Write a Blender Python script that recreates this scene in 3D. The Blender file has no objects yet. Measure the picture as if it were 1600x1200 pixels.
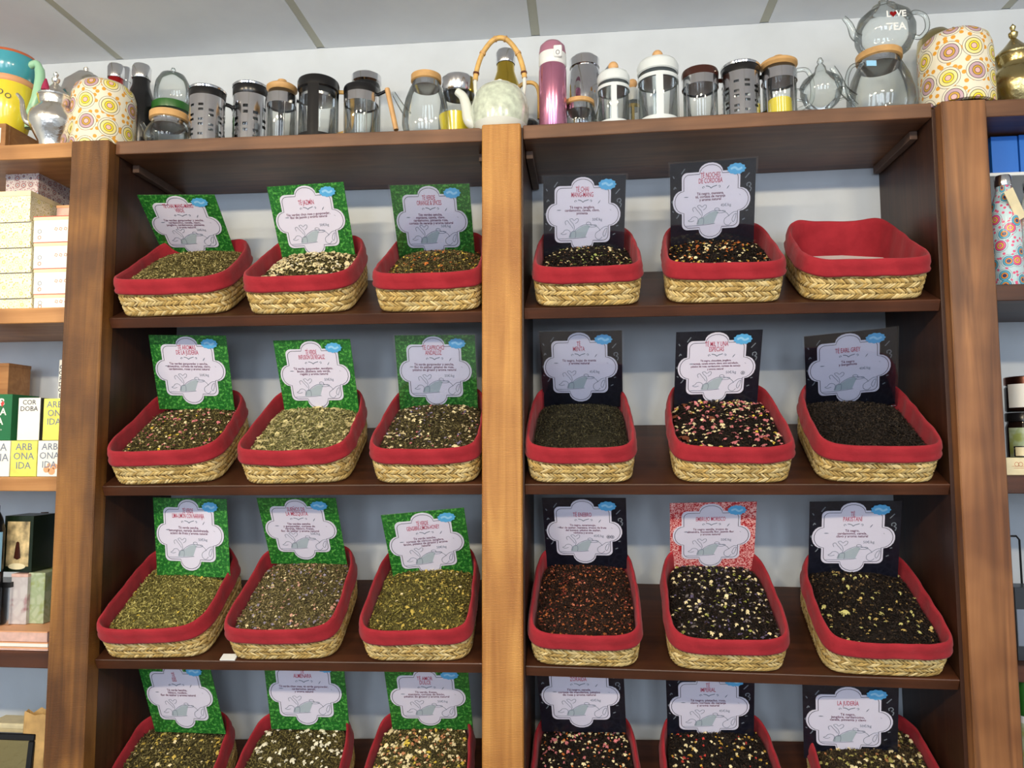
import bpy, bmesh, math, random
import numpy as np
from mathutils import Vector, Matrix

random.seed(7)
S = bpy.context.scene
COL = S.collection
PI = math.pi
ZC = 1.5                      # camera height above the floor (m)

# ------------------------------------------------------------------ camera
FPX, YAW, PITCH, ROLL, DIST = 1169.84, .09836, .08187, -.0033, 1.65
cy_, sy_ = math.cos(YAW), math.sin(YAW)
cp_, sp_ = math.cos(PITCH), math.sin(PITCH)
cr_, sr_ = math.cos(ROLL), math.sin(ROLL)
FW = Vector((-sy_*cp_, cy_*cp_, sp_))
R0 = Vector((cy_, sy_, 0))
U0 = R0.cross(FW)
RT = cr_*R0 + sr_*U0
UP = -sr_*R0 + cr_*U0
CAMP = Vector((0, -DIST, ZC))
cd = bpy.data.cameras.new('camera')
cam = bpy.data.objects.new('camera', cd)
COL.objects.link(cam)
cam.matrix_world = Matrix(((RT.x, UP.x, -FW.x, CAMP.x), (RT.y, UP.y, -FW.y, CAMP.y), (RT.z, UP.z, -FW.z, CAMP.z), (0, 0, 0, 1)))
cd.sensor_fit = 'HORIZONTAL'
cd.sensor_width = 36
cd.lens = 36*FPX/1600
cd.clip_start = .02
S.camera = cam
S.view_settings.view_transform = 'Standard'
S.view_settings.look = 'None'
S.view_settings.gamma = 1
S.view_settings.use_curve_mapping = False
S.view_settings.exposure = 0.0


def at(px, py, Y):            # the point of the plane y = Y seen at a pixel of the photograph
    d = FW + RT*((px-800)/FPX) - UP*((py-600)/FPX)
    return CAMP + d*((Y+DIST)/d.y)


def mpp(p):                   # metres per pixel at a point
    return (p-CAMP).dot(FW)/FPX


# ------------------------------------------------------------------ light
W = bpy.data.worlds.new('world')
S.world = W
W.use_nodes = True
W.node_tree.nodes['Background'].inputs[0].default_value = (.66, .76, .95, 1)
W.node_tree.nodes['Background'].inputs[1].default_value = .41


def area(name, loc, target, sx, sy, power, col):
    l = bpy.data.lights.new(name, 'AREA')
    l.shape = 'RECTANGLE'
    l.size, l.size_y, l.energy, l.color = sx, sy, power, col
    o = bpy.data.objects.new(name, l)
    COL.objects.link(o)
    o.location = loc
    o.rotation_euler = (Vector(target)-Vector(loc)).to_track_quat('-Z', 'Y').to_euler()
    return o


WARM, COOL = (1, .82, .56), (.78, .88, 1)
for i, (lx, pw) in enumerate(((-2.3, 26), (-1.1, 28), (.1, 23), (1.3, 19))):
    area('ceiling_lamp', (lx, -2.3, ZC+1.10), (lx*.8, .1, ZC-.1), .30, .10, pw, WARM)
for wx_ in (-2.6, -.9, .9, 2.6):
    area('shop_window', (wx_, -4.9, ZC+.45), (wx_*.5, .3, ZC+.25), .95, 1.5, 34, COOL)

l = bpy.data.lights.new('ceiling_spot', 'SPOT')
l.energy, l.color, l.spot_size, l.spot_blend, l.shadow_soft_size = 46, (1, .86, .6), math.radians(46), .8, .05
o = bpy.data.objects.new('ceiling_spot', l)
COL.objects.link(o)
o.location = (-1.7, -1.35, ZC+1.08)
o.rotation_euler = (Vector((-1.72, .05, ZC+.38))-o.location).to_track_quat('-Z', 'Y').to_euler()


# ------------------------------------------------------------------ materials
def lin(c):
    return tuple(((v/255)/12.92 if v/255 <= .04045 else ((v/255+.055)/1.055)**2.4) for v in c)


def newmat(name):
    m = bpy.data.materials.new(name)
    m.use_nodes = True
    nt = m.node_tree
    return m, nt, nt.nodes['Principled BSDF']


def L4(c):
    return (*lin(c), 1)


def plain(name, c, rough=.6, metal=0, noise=0, spec=.5, bump=0, scale=40, coat=0):
    m, nt, b = newmat(name)
    b.inputs['Base Color'].default_value = L4(c)
    b.inputs['Roughness'].default_value = rough
    b.inputs['Metallic'].default_value = metal
    b.inputs['Specular IOR Level'].default_value = spec
    b.inputs['Coat Weight'].default_value = coat
    b.inputs['Coat Roughness'].default_value = .08
    if noise or bump:
        tc = nt.nodes.new('ShaderNodeTexCoord')
        n = nt.nodes.new('ShaderNodeTexNoise')
        n.inputs['Scale'].default_value = scale
        n.inputs['Detail'].default_value = 4
        nt.links.new(tc.outputs['Object'], n.inputs['Vector'])
        if noise:
            r = nt.nodes.new('ShaderNodeValToRGB')
            r.color_ramp.elements[0].position = .3
            r.color_ramp.elements[1].position = .7
            r.color_ramp.elements[0].color = L4([v*(1-noise) for v in c])
            r.color_ramp.elements[1].color = L4([min(255, v*(1+noise)) for v in c])
            nt.links.new(n.outputs[0], r.inputs[0])
            nt.links.new(r.outputs[0], b.inputs['Base Color'])
        if bump:
            bp = nt.nodes.new('ShaderNodeBump')
            bp.inputs['Strength'].default_value = bump
            bp.inputs['Distance'].default_value = .002
            nt.links.new(n.outputs[0], bp.inputs['Height'])
            nt.links.new(bp.outputs[0], b.inputs['Normal'])
    return m


def wood(name, c1, c2, axis='Z', rough=.5, saw=False, scale=1.0, grain=.5, patch=None):
    """c1/c2 sRGB dark/light; the grain runs along the axis"""
    m, nt, b = newmat(name)
    N, K = nt.nodes, nt.links
    tc = N.new('ShaderNodeTexCoord')
    mp = N.new('ShaderNodeMapping')
    s = {'X': (1.2, 22, 22), 'Z': (22, 22, 1.2), 'Y': (22, 1.2, 22)}[axis]
    mp.inputs['Scale'].default_value = [v*scale for v in s]
    K.new(tc.outputs['Object'], mp.inputs[0])
    n1 = N.new('ShaderNodeTexNoise')
    n1.inputs['Scale'].default_value = 1.6
    n1.inputs['Detail'].default_value = 7
    n1.inputs['Distortion'].default_value = 1.2
    K.new(mp.outputs[0], n1.inputs['Vector'])
    r = N.new('ShaderNodeValToRGB')
    e = r.color_ramp.elements
    e[0].position, e[1].position = .5-.28*grain, .5+.28*grain
    e[0].color, e[1].color = L4(c1), L4(c2)
    K.new(n1.outputs[0], r.inputs[0])
    col = r.outputs[0]
    # broad tone changes
    n2 = N.new('ShaderNodeTexNoise')
    n2.inputs['Scale'].default_value = 3.5
    n2.inputs['Detail'].default_value = 3
    K.new(tc.outputs['Object'], n2.inputs['Vector'])
    mx = N.new('ShaderNodeMixRGB')
    mx.blend_type = 'MULTIPLY'
    r2 = N.new('ShaderNodeValToRGB')
    r2.color_ramp.elements[0].position, r2.color_ramp.elements[1].position = .42, .58
    r2.color_ramp.elements[0].color = (*(patch or (.62, .58, .55)), 1)
    r2.color_ramp.elements[1].color = (1, 1, 1, 1)
    K.new(n2.outputs[0], r2.inputs[0])
    mx.inputs[0].default_value = 1
    K.new(col, mx.inputs[1])
    K.new(r2.outputs[0], mx.inputs[2])
    col = mx.outputs[0]
    bp = N.new('ShaderNodeBump')
    bp.inputs['Strength'].default_value = .25
    bp.inputs['Distance'].default_value = .001
    K.new(n1.outputs[0], bp.inputs['Height'])
    nrm = bp.outputs[0]
    if saw:                     # band-saw marks across the grain
        w = N.new('ShaderNodeTexWave')
        w.bands_direction = 'Z'
        w.inputs['Scale'].default_value = 95
        w.inputs['Distortion'].default_value = 2.5
        w.inputs['Detail'].default_value = 3
        w.inputs['Detail Scale'].default_value = 1.5
        K.new(tc.outputs['Object'], w.inputs['Vector'])
        n3 = N.new('ShaderNodeTexNoise')
        n3.inputs['Scale'].default_value = 9
        K.new(tc.outputs['Object'], n3.inputs['Vector'])
        ml = N.new('ShaderNodeMath')
        ml.operation = 'MULTIPLY'
        K.new(w.outputs[0], ml.inputs[0])
        K.new(n3.outputs[0], ml.inputs[1])
        m3 = N.new('ShaderNodeMixRGB')
        m3.blend_type = 'MULTIPLY'
        K.new(ml.outputs[0], m3.inputs[0])
        K.new(col, m3.inputs[1])
        m3.inputs[2].default_value = (.74, .68, .62, 1)
        col = m3.outputs[0]
        b2 = N.new('ShaderNodeBump')
        b2.inputs['Strength'].default_value = .35
        b2.inputs['Distance'].default_value = .001
        K.new(w.outputs[0], b2.inputs['Height'])
        K.new(nrm, b2.inputs['Normal'])
        nrm = b2.outputs[0]
    K.new(col, b.inputs['Base Color'])
    K.new(nrm, b.inputs['Normal'])
    b.inputs['Roughness'].default_value = rough
    return m


def attrmat(name, rough=.8, spec=.3):
    m, nt, b = newmat(name)
    a = nt.nodes.new('ShaderNodeVertexColor')
    a.layer_name = 'tint'
    nt.links.new(a.outputs[0], b.inputs['Base Color'])
    b.inputs['Roughness'].default_value = rough
    b.inputs['Specular IOR Level'].default_value = spec
    return m


def glassmat(name, tint=(253, 255, 254), edge=(222, 229, 227), gloss=.10):
    m = bpy.data.materials.new(name)
    m.use_nodes = True
    nt = m.node_tree
    N, K = nt.nodes, nt.links
    N.remove(N['Principled BSDF'])
    out = N['Material Output']
    lw = N.new('ShaderNodeLayerWeight')
    lw.inputs[0].default_value = .25
    r = N.new('ShaderNodeMixRGB')
    r.inputs[1].default_value, r.inputs[2].default_value = L4(tint), L4(edge)
    K.new(lw.outputs['Facing'], r.inputs[0])
    t = N.new('ShaderNodeBsdfTransparent')
    K.new(r.outputs[0], t.inputs[0])
    g = N.new('ShaderNodeBsdfGlossy')
    g.inputs['Roughness'].default_value = .03
    mth = N.new('ShaderNodeMath')
    mth.operation = 'MULTIPLY_ADD'
    mth.inputs[1].default_value = .8
    mth.inputs[2].default_value = gloss*.5
    mth.use_clamp = True
    K.new(lw.outputs['Fresnel'], mth.inputs[0])
    mx = N.new('ShaderNodeMixShader')
    K.new(mth.outputs[0], mx.inputs[0])
    K.new(t.outputs[0], mx.inputs[1])
    K.new(g.outputs[0], mx.inputs[2])
    K.new(mx.outputs[0], out.inputs[0])
    return m


def ringmat(name, scale, bg, cols, rnd=.3, rough=.45, line=(60, 50, 45), dots=None):
    """printed concentric circles in uv metres"""
    m, nt, b = newmat(name)
    N, K = nt.nodes, nt.links
    tc = N.new('ShaderNodeTexCoord')
    vo = N.new('ShaderNodeTexVoronoi')
    vo.voronoi_dimensions = '2D'
    vo.inputs['Scale'].default_value = scale
    vo.inputs['Randomness'].default_value = rnd
    K.new(tc.outputs['UV'], vo.inputs['Vector'])
    ra = N.new('ShaderNodeValToRGB')
    ra.color_ramp.interpolation = 'CONSTANT'
    rb = N.new('ShaderNodeValToRGB')
    rb.color_ramp.interpolation = 'CONSTANT'
    for rr, cc in ((ra, cols[0]), (rb, cols[1])):
        stops = [(0, cc[0]), (.10, line), (.12, cc[1]), (.19, line), (.21, cc[2]), (.32, line), (.34, bg), (.42, line), (.435, bg)]
        e = rr.color_ramp.elements
        e[0].position, e[0].color = 0, L4(stops[0][1])
        e[1].position, e[1].color = stops[1][0], L4(stops[1][1])
        for p, c in stops[2:]:
            x = e.new(p)
            x.color = L4(c)
        K.new(vo.outputs['Distance'], rr.inputs[0])
    sp = N.new('ShaderNodeSeparateColor')
    K.new(vo.outputs['Color'], sp.inputs[0])
    gt = N.new('ShaderNodeMath')
    gt.operation = 'GREATER_THAN'
    gt.inputs[1].default_value = .5
    K.new(sp.outputs[0], gt.inputs[0])
    mx = N.new('ShaderNodeMixRGB')
    K.new(gt.outputs[0], mx.inputs[0])
    K.new(ra.outputs[0], mx.inputs[1])
    K.new(rb.outputs[0], mx.inputs[2])
    v2 = N.new('ShaderNodeTexVoronoi')
    v2.voronoi_dimensions = '2D'
    v2.inputs['Scale'].default_value = scale*3.1
    K.new(tc.outputs['UV'], v2.inputs['Vector'])
    l2 = N.new('ShaderNodeMath')
    l2.operation = 'LESS_THAN'
    l2.inputs[1].default_value = .26
    K.new(v2.outputs['Distance'], l2.inputs[0])
    g2 = N.new('ShaderNodeMath')
    g2.operation = 'GREATER_THAN'
    g2.inputs[1].default_value = .43
    K.new(vo.outputs['Distance'], g2.inputs[0])
    an = N.new('ShaderNodeMath')
    an.operation = 'MULTIPLY'
    K.new(l2.outputs[0], an.inputs[0])
    K.new(g2.outputs[0], an.inputs[1])
    m2 = N.new('ShaderNodeMixRGB')
    K.new(an.outputs[0], m2.inputs[0])
    K.new(mx.outputs[0], m2.inputs[1])
    m2.inputs[2].default_value = L4(dots or (225, 160, 50))
    K.new(m2.outputs[0], b.inputs['Base Color'])
    b.inputs['Roughness'].default_value = rough
    return m


def specklemat(name, c1, c2, c3, scale, rough=.25, coat=0.0):
    """small two-tone ornament print"""
    m, nt, b = newmat(name)
    N, K = nt.nodes, nt.links
    tc = N.new('ShaderNodeTexCoord')
    v = N.new('ShaderNodeTexVoronoi')
    v.inputs['Scale'].default_value = scale
    v.feature = 'DISTANCE_TO_EDGE'
    K.new(tc.outputs['Object'], v.inputs['Vector'])
    r = N.new('ShaderNodeValToRGB')
    e = r.color_ramp.elements
    e[0].position, e[0].color = .04, L4(c2)
    e[1].position, e[1].color = .16, L4(c1)
    K.new(v.outputs['Distance'], r.inputs[0])
    n = N.new('ShaderNodeTexNoise')
    n.inputs['Scale'].default_value = scale*.6
    n.inputs['Detail'].default_value = 3
    K.new(tc.outputs['Object'], n.inputs['Vector'])
    g = N.new('ShaderNodeValToRGB')
    g.color_ramp.elements[0].position, g.color_ramp.elements[1].position = .52, .62
    K.new(n.outputs[0], g.inputs[0])
    mx = N.new('ShaderNodeMixRGB')
    K.new(g.outputs[0], mx.inputs[0])
    K.new(r.outputs[0], mx.inputs[1])
    mx.inputs[2].default_value = L4(c3)
    K.new(mx.outputs[0], b.inputs['Base Color'])
    b.inputs['Roughness'].default_value = rough
    b.inputs['Coat Weight'].default_value = coat
    return m


M = {}
M['wall'] = plain('wall_paint', (200, 208, 216), .85, noise=.02, bump=.15, scale=9)
M['ceil'] = plain('ceiling_tile', (242, 246, 252), .9, noise=.02, scale=6)
M['strip'] = plain('ceiling_strip_metal', (196, 196, 180), .6)
M['floor'] = plain('floor_tiles', (140, 130, 118), .4, noise=.08, scale=3)
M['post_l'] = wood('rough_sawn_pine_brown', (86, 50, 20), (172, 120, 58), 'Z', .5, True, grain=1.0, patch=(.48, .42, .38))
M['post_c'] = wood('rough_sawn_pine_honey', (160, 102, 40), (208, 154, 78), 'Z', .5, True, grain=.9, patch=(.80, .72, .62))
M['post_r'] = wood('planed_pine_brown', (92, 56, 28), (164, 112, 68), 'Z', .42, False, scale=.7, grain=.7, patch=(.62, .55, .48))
M['dark'] = wood('walnut_stained_board', (44, 23, 13), (98, 56, 34), 'X', .42, grain=1.2)
M['darkv'] = wood('walnut_stained_panel', (38, 20, 12), (84, 50, 30), 'Z', .42, grain=1.3)
M['top'] = wood('lit_walnut_board', (76, 46, 30), (140, 98, 68), 'X', .4, grain=1.2)  # paler walnut: the warm light on the top boards is put into the colour
M['honey'] = wood('honey_pine_board', (150, 98, 50), (200, 148, 92), 'X', .45, grain=1.0)
M['cleat'] = plain('cleat_wood', (88, 66, 54), .6, noise=.1)
M['straw'] = attrmat('braided_straw', .62, .35)
M['strawin'] = plain('straw_core', (120, 92, 46), .9, noise=.2, scale=60)
M['tea'] = attrmat('loose_tea_leaves', .75, .25)
M['white'] = plain('white_plastic', (228, 232, 232), .35)
M['whitemetal'] = plain('white_enamel', (218, 226, 228), .3)
M['steel'] = plain('brushed_steel', (222, 222, 224), .16, 1)
M['chrome'] = plain('chrome', (215, 215, 218), .08, 1)
M['silver'] = plain('engraved_silver', (238, 234, 226), .2, 1, bump=.5, scale=90)
M['brass'] = plain('aged_silver_brass', (190, 172, 120), .22, 1, bump=.5, scale=90)
M['black'] = plain('black_plastic', (22, 22, 24), .25)
M['dkgrey'] = plain('dark_grey_plastic', (52, 56, 62), .3)
M['glass'] = glassmat('clear_glass')
M['brownp'] = plain('brown_plastic', (62, 32, 24), .15)
M['bamboo'] = plain('bamboo_lid', (196, 154, 98), .5, noise=.08, scale=30)
M['cane'] = plain('bamboo_cane', (205, 165, 95), .4, noise=.12, scale=50)
M['woodknob'] = plain('light_wood', (208, 164, 112), .5, noise=.06, scale=40)
M['pink'] = plain('metallic_pink', (206, 136, 166), .2, .8)
M['pinklid'] = plain('pink_plastic', (165, 112, 135), .35)
M['gold'] = plain('metallic_gold', (196, 168, 66), .2, .9)
M['celadon'] = plain('celadon_glaze', (198, 208, 190), .15, noise=.1, scale=70, coat=.5)
M['celwhite'] = plain('white_glaze', (222, 226, 218), .15, coat=.5)
M['red'] = plain('red_enamel', (150, 20, 22), .2, .4)
M['tassel'] = plain('magenta_thread', (160, 40, 80), .8)
M['turq'] = plain('turquoise_glaze', (70, 160, 178), .2, coat=.5)
M['terra'] = plain('terracotta_glaze', (190, 100, 60), .3)
M['yel'] = plain('yellow_glaze', (235, 215, 60), .2, coat=.5)
M['mint'] = plain('mint_glaze', (160, 210, 175), .25, coat=.3)
M['ink'] = plain('dark_ink', (60, 62, 78), .6)
M['inkred'] = plain('crimson_ink', (182, 60, 92), .6)
M['inkbody'] = plain('purple_grey_ink', (112, 60, 92), .6)
M['inkgrey'] = plain('grey_ink', (120, 130, 148), .6)
M['inkteal'] = plain('grey_green_wash', (168, 182, 192), .6)
M['paper'] = plain('label_paper', (216, 214, 232), .55)
M['sticker'] = plain('sky_blue_sticker', (88, 172, 226), .4)
M['stickerlt'] = plain('pale_blue_print', (150, 205, 240), .4)
M['gcard'] = specklemat('green_ornament_print', (36, 118, 44), (20, 78, 30), (84, 160, 70), 240, .3)
M['bcard'] = specklemat('black_chalk_print', (16, 18, 30), (24, 26, 38), (20, 22, 34), 60, .28)
M['rcard'] = specklemat('red_ornament_print', (184, 52, 58), (238, 190, 186), (176, 44, 52), 190, .3)
M['chalk'] = plain('chalk_grey_print', (110, 118, 128), .6)
M['leafgreen'] = plain('dark_green_plastic', (38, 96, 34), .35)
M['cosy_l'] = ringmat('circle_print_yellow_mauve', 18, (232, 226, 205), (((236, 190, 180), (238, 214, 40), (240, 226, 150)), ((226, 180, 180), (206, 160, 60), (196, 164, 176))))
M['box_y'] = ringmat('yellow_tile_print', 42, (236, 232, 208), (((240, 235, 190), (228, 218, 120), (240, 236, 205)), ((236, 232, 215), (226, 222, 170), (238, 234, 210))), 1.0, .35, (150, 140, 96), (190, 180, 110))
M['box_m'] = ringmat('mosaic_tile_print', 50, (196, 188, 190), (((170, 120, 80), (110, 120, 160), (214, 204, 200)), ((120, 130, 160), (210, 200, 190), (150, 100, 110))), .4, .3, (96, 80, 90), (150, 110, 120))
M['flora'] = ringmat('folk_flower_print', 30, (190, 215, 222), (((235, 120, 150), (240, 200, 80), (230, 90, 140)), ((60, 70, 120), (240, 150, 60), (90, 170, 200))), .9, .3, (40, 34, 60), (225, 90, 130))
M['hex'] = ringmat('grey_ring_print', 75, (200, 212, 210), (((200, 212, 210), (200, 212, 210), (210, 218, 214)), ((230, 190, 190), (200, 212, 210), (205, 210, 206))), .7, .3, (50, 52, 60), (190, 200, 200))
M['boxw'] = plain('white_card_print', (236, 234, 226), .5)
M['redline'] = plain('red_edge_print', (196, 60, 56), .5)
M['cream'] = plain('cream_card', (226, 214, 176), .6, noise=.05, scale=30)
M['peach'] = plain('peach_print', (226, 165, 120), .5)
M['green'] = plain('green_carton', (24, 104, 62), .35)
M['dkgreen'] = plain('dark_green_tin', (24, 38, 24), .25, .2)
M['yellowc'] = plain('yellow_carton', (236, 226, 104), .4, noise=.12, scale=25)
M['blue'] = plain('blue_carton', (36, 110, 205), .45)
M['copper'] = plain('copper_lid', (150, 100, 82), .25, 1)
M['darkjar'] = plain('dark_jam_glass', (24, 14, 10), .08)
M['amber'] = plain('amber_glass', (86, 44, 14), .1)
M['tan'] = plain('tan_paper', (196, 158, 100), .7, noise=.1, scale=30)
M['pinkc'] = plain('pale_pink_tin', (216, 178, 166), .4, noise=.06, scale=60)
M['floral'] = specklemat('cherry_branch_print', (200, 196, 196), (190, 184, 186), (150, 84, 92), 30, .35)
M['paleg'] = specklemat('pale_green_print', (178, 190, 160), (160, 176, 140), (150, 160, 90), 40, .35)
M['picture'] = plain('painted_picture', (164, 146, 108), .4, noise=.45, scale=38)
M['wire'] = plain('black_wire', (28, 28, 30), .4, .6)
M['plasticsheet'] = glassmat('laminate_film', (253, 254, 255), (232, 236, 242), .06)


def cloth_mat():
    m, nt, b = newmat('crimson_cotton')
    N, K = nt.nodes, nt.links
    tc = N.new('ShaderNodeTexCoord')
    n = N.new('ShaderNodeTexNoise')
    n.inputs['Scale'].default_value = 16
    n.inputs['Detail'].default_value = 5
    K.new(tc.outputs['Object'], n.inputs['Vector'])
    r = N.new('ShaderNodeValToRGB')
    r.color_ramp.elements[0].position, r.color_ramp.elements[1].position = .3, .7
    r.color_ramp.elements[0].color = L4((138, 26, 37))
    r.color_ramp.elements[1].color = L4((170, 42, 53))
    K.new(n.outputs[0], r.inputs[0])
    K.new(r.outputs[0], b.inputs['Base Color'])
    v = N.new('ShaderNodeTexNoise')
    v.inputs['Scale'].default_value = 900
    K.new(tc.outputs['Object'], v.inputs['Vector'])
    bp = N.new('ShaderNodeBump')
    bp.inputs['Strength'].default_value = .25
    bp.inputs['Distance'].default_value = .0006
    K.new(v.outputs[0], bp.inputs['Height'])
    b2 = N.new('ShaderNodeBump')
    b2.inputs['Strength'].default_value = .8
    b2.inputs['Distance'].default_value = .006
    K.new(n.outputs[0], b2.inputs['Height'])
    K.new(bp.outputs[0], b2.inputs['Normal'])
    K.new(b2.outputs[0], b.inputs['Normal'])
    b.inputs['Roughness'].default_value = .85
    b.inputs['Specular IOR Level'].default_value = .25
    b.inputs['Sheen Weight'].default_value = .1
    return m


M['cloth'] = cloth_mat()


# ------------------------------------------------------------------ geometry helpers
class MB:
    def __init__(s):
        s.v, s.f, s.uv = [], [], []

    def add(s, vs, fs, uvs=None):
        o = len(s.v)
        s.v += [tuple(v) for v in vs]
        s.f += [tuple(i+o for i in f) for f in fs]
        s.uv += list(uvs) if uvs is not None else [(v[0], v[2]) for v in vs]
        return s

    def box(s, x0, x1, y0, y1, z0, z1, c=0.0, mat=None):
        c = min(c, (x1-x0)*.45, (y1-y0)*.45, (z1-z0)*.45)
        if c <= 0:
            vs = [(x, y, z) for z in (z0, z1) for x, y in ((x0, y0), (x1, y0), (x1, y1), (x0, y1))]
            fs = [(0, 3, 2, 1), (4, 5, 6, 7)] + [(i, (i+1) % 4, (i+1) % 4+4, i+4) for i in range(4)]
        else:
            def ring(i, z):
                return [(x0+i, y0+c, z), (x0+c, y0+i, z), (x1-c, y0+i, z), (x1-i, y0+c, z), (x1-i, y1-c, z), (x1-c, y1-i, z), (x0+c, y1-i, z), (x0+i, y1-c, z)]
            # chamfered: inner rings share the corner points
            a = [(x0+c, y0+c, z0), (x1-c, y0+c, z0), (x1-c, y1-c, z0), (x0+c, y1-c, z0)]
            d = [(x, y, z1) for x, y, _ in a]
            vs = a + ring(0, z0+c) + ring(0, z1-c) + d
            fs = [(3, 2, 1, 0), (20, 21, 22, 23)]
            for i in range(8):
                j = (i+1) % 8
                fs.append((4+i, 4+j, 12+j, 12+i))
            cor = {0: (0, 1), 1: (2, 3), 2: (4, 5), 3: (6, 7)}
            for k in range(4):
                p, q = cor[k]
                fs.append((k, 4+q, 4+p))
                fs.append((20+k, 12+p, 12+q))
                n = (k+1) % 4
                p2 = cor[n][0]
                fs.append((k, n, 4+p2, 4+q))
                fs.append((20+n, 20+k, 12+q, 12+p2))
        if mat:
            vs = [mat @ Vector(v) for v in vs]
        uv = [(v[0]+v[1], v[2]+v[1]*.0) for v in vs]
        return s.add(vs, fs, uv)

    def lathe(s, prof, n=32, cx=0, cy=0, cz=0, uvr=None, a0=0, a1=2*PI):
        full = abs(a1-a0-2*PI) < 1e-6
        m = n if full else n+1
        vs, uvs, fs = [], [], []
        acc = [0]
        for i in range(1, len(prof)):
            acc.append(acc[-1]+math.dist(prof[i], prof[i-1]))
        rm = uvr or max(p[0] for p in prof)
        for i, (r, z) in enumerate(prof):
            for k in range(m):
                a = a0+(a1-a0)*k/n
                vs.append((cx+r*math.cos(a), cy+r*math.sin(a), cz+z))
                uvs.append((a*rm, acc[i]))
        for i in range(len(prof)-1):
            for k in range(n):
                k2 = (k+1) % m if full else k+1
                fs.append((i*m+k, i*m+k2, (i+1)*m+k2, (i+1)*m+k))
        return s.add(vs, fs, uvs)

    def tube(s, pts, rad, n=10, cap=True, flat=1.0):
        pts = [Vector(p) for p in pts]
        if not hasattr(rad, '__len__'):
            rad = [rad]*len(pts)
        up = Vector((0, 0, 1))
        t0 = (pts[1]-pts[0]).normalized()
        a = t0.cross(up) if abs(t0.z) < .95 else t0.cross(Vector((0, 1, 0)))
        a.normalize()
        vs, fs = [], []
        for i, p in enumerate(pts):
            t = (pts[min(i+1, len(pts)-1)]-pts[max(i-1, 0)]).normalized()
            a = (a-t*a.dot(t)).normalized()
            b = t.cross(a)
            for k in range(n):
                g = 2*PI*k/n
                vs.append(p+(a*math.cos(g)*flat+b*math.sin(g))*rad[i])
        for i in range(len(pts)-1):
            for k in range(n):
                fs.append((i*n+k, i*n+(k+1) % n, (i+1)*n+(k+1) % n, (i+1)*n+k))
        if cap:
            fs.append(tuple(range(n))[::-1])
            fs.append(tuple((len(pts)-1)*n+k for k in range(n)))
        return s.add(vs, fs)

    def prism(s, pts, y0, y1):            # outline in x,z extruded along y
        n = len(pts)
        vs = [(p[0], y0, p[1]) for p in pts]+[(p[0], y1, p[1]) for p in pts]
        fs = [tuple(range(n))]+[tuple(range(2*n-1, n-1, -1))]
        fs += [(i, i+n, (i+1) % n+n, (i+1) % n) for i in range(n)]
        return s.add(vs, fs)

    def ribbon(s, pts, w, y, closed=False):
        n = len(pts)
        vs = []
        for i in range(n):
            p0 = pts[(i-1) % n] if closed or i else pts[i]
            p1 = pts[(i+1) % n] if closed or i < n-1 else pts[i]
            dx, dz = p1[0]-p0[0], p1[1]-p0[1]
            L = math.hypot(dx, dz) or 1
            nx, nz = -dz/L*w/2, dx/L*w/2
            vs += [(pts[i][0]+nx, y, pts[i][1]+nz), (pts[i][0]-nx, y, pts[i][1]-nz)]
        fs = []
        for i in range(n if closed else n-1):
            j = (i+1) % n
            fs.append((2*i, 2*i+1, 2*j+1, 2*j))
        return s.add(vs, fs)

    def build(s, name, mat, parent=None, smooth=False, loc=None):
        me = bpy.data.meshes.new(name)
        me.from_pydata(s.v, [], s.f)
        me.materials.append(mat)
        uvl = me.uv_layers.new(name='UVMap')
        li = np.zeros(len(me.loops), dtype=np.int32)
        me.loops.foreach_get('vertex_index', li)
        uvl.data.foreach_set('uv', np.array(s.uv, dtype=np.float32)[li].ravel())
        if smooth:
            me.polygons.foreach_set('use_smooth', [True]*len(me.polygons))
            try:
                me.set_sharp_from_angle(angle=math.radians(40))
            except Exception:
                pass
        o = bpy.data.objects.new(name, me)
        COL.objects.link(o)
        if parent:
            o.parent = parent
        if loc is not None:
            o.location = loc
        return o


def tag(o, label=None, cat=None, group=None, kind=None):
    for k, v in (('label', label), ('category', cat), ('group', group), ('kind', kind)):
        if v:
            o[k] = v
    return o


def thing(name, loc, label, cat, group=None, rz=0):
    o = bpy.data.objects.new(name, None)
    o.empty_display_size = .02
    COL.objects.link(o)
    o.location = loc
    o.rotation_euler = (0, 0, rz)
    return tag(o, label, cat, group)


# ------------------------------------------------------------------ setting
YS, YB = .0254, .33
XL0, XL1 = -1.2359, -1.1392
XC0, XC1 = -.2304, -.1414
XR0, XR1 = .7726, .8653
XWL, XWR = -2.35, 1.95
tag(MB().box(XWL-.4, XWR+.6, YB, YB+.08, 0, ZC+1.128).build('wall_back', M['wall']), kind='structure')
tag(MB().box(XWL-.4, XWR+.6, -5.2, YB+.08, -.05, 0).build('floor', M['floor']), kind='structure')
tag(MB().box(XWL-.45, XWL-.4, -5.2, YB+.08, 0, ZC+1.136).build('wall_left', M['wall']), kind='structure')
tag(MB().box(XWR+.6, XWR+.65, -5.2, YB+.08, 0, ZC+1.136).build('wall_right', M['wall']), kind='structure')
ce = tag(MB().box(XWL-.4, XWR+.6, -5.2, YB+.08, ZC+1.136, ZC+1.18).build('ceiling', M['ceil']), kind='structure')
cb = [-1.3416-.61*2, -1.3416-.61, -1.3416, -.7372, -.1265, .4863, 1.097, 1.707, 2.317]
panel0 = None
ys = [YB-.001-1.215*k for k in range(0, 5)]
for i in range(len(cb)-1):
    for k in range(4):
        MB().box(cb[i]+.012, cb[i+1]-.012, ys[k+1]+.012, ys[k]-(.012 if k else 0), ZC+1.126, ZC+1.1365).build('ceiling_panel', M['ceil'], ce)
for x in cb:
    MB().box(x-.0115, x+.0115, -4.53, YB-.001, ZC+1.1285, ZC+1.1365).build('ceiling_strip', M['strip'], ce)
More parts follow.
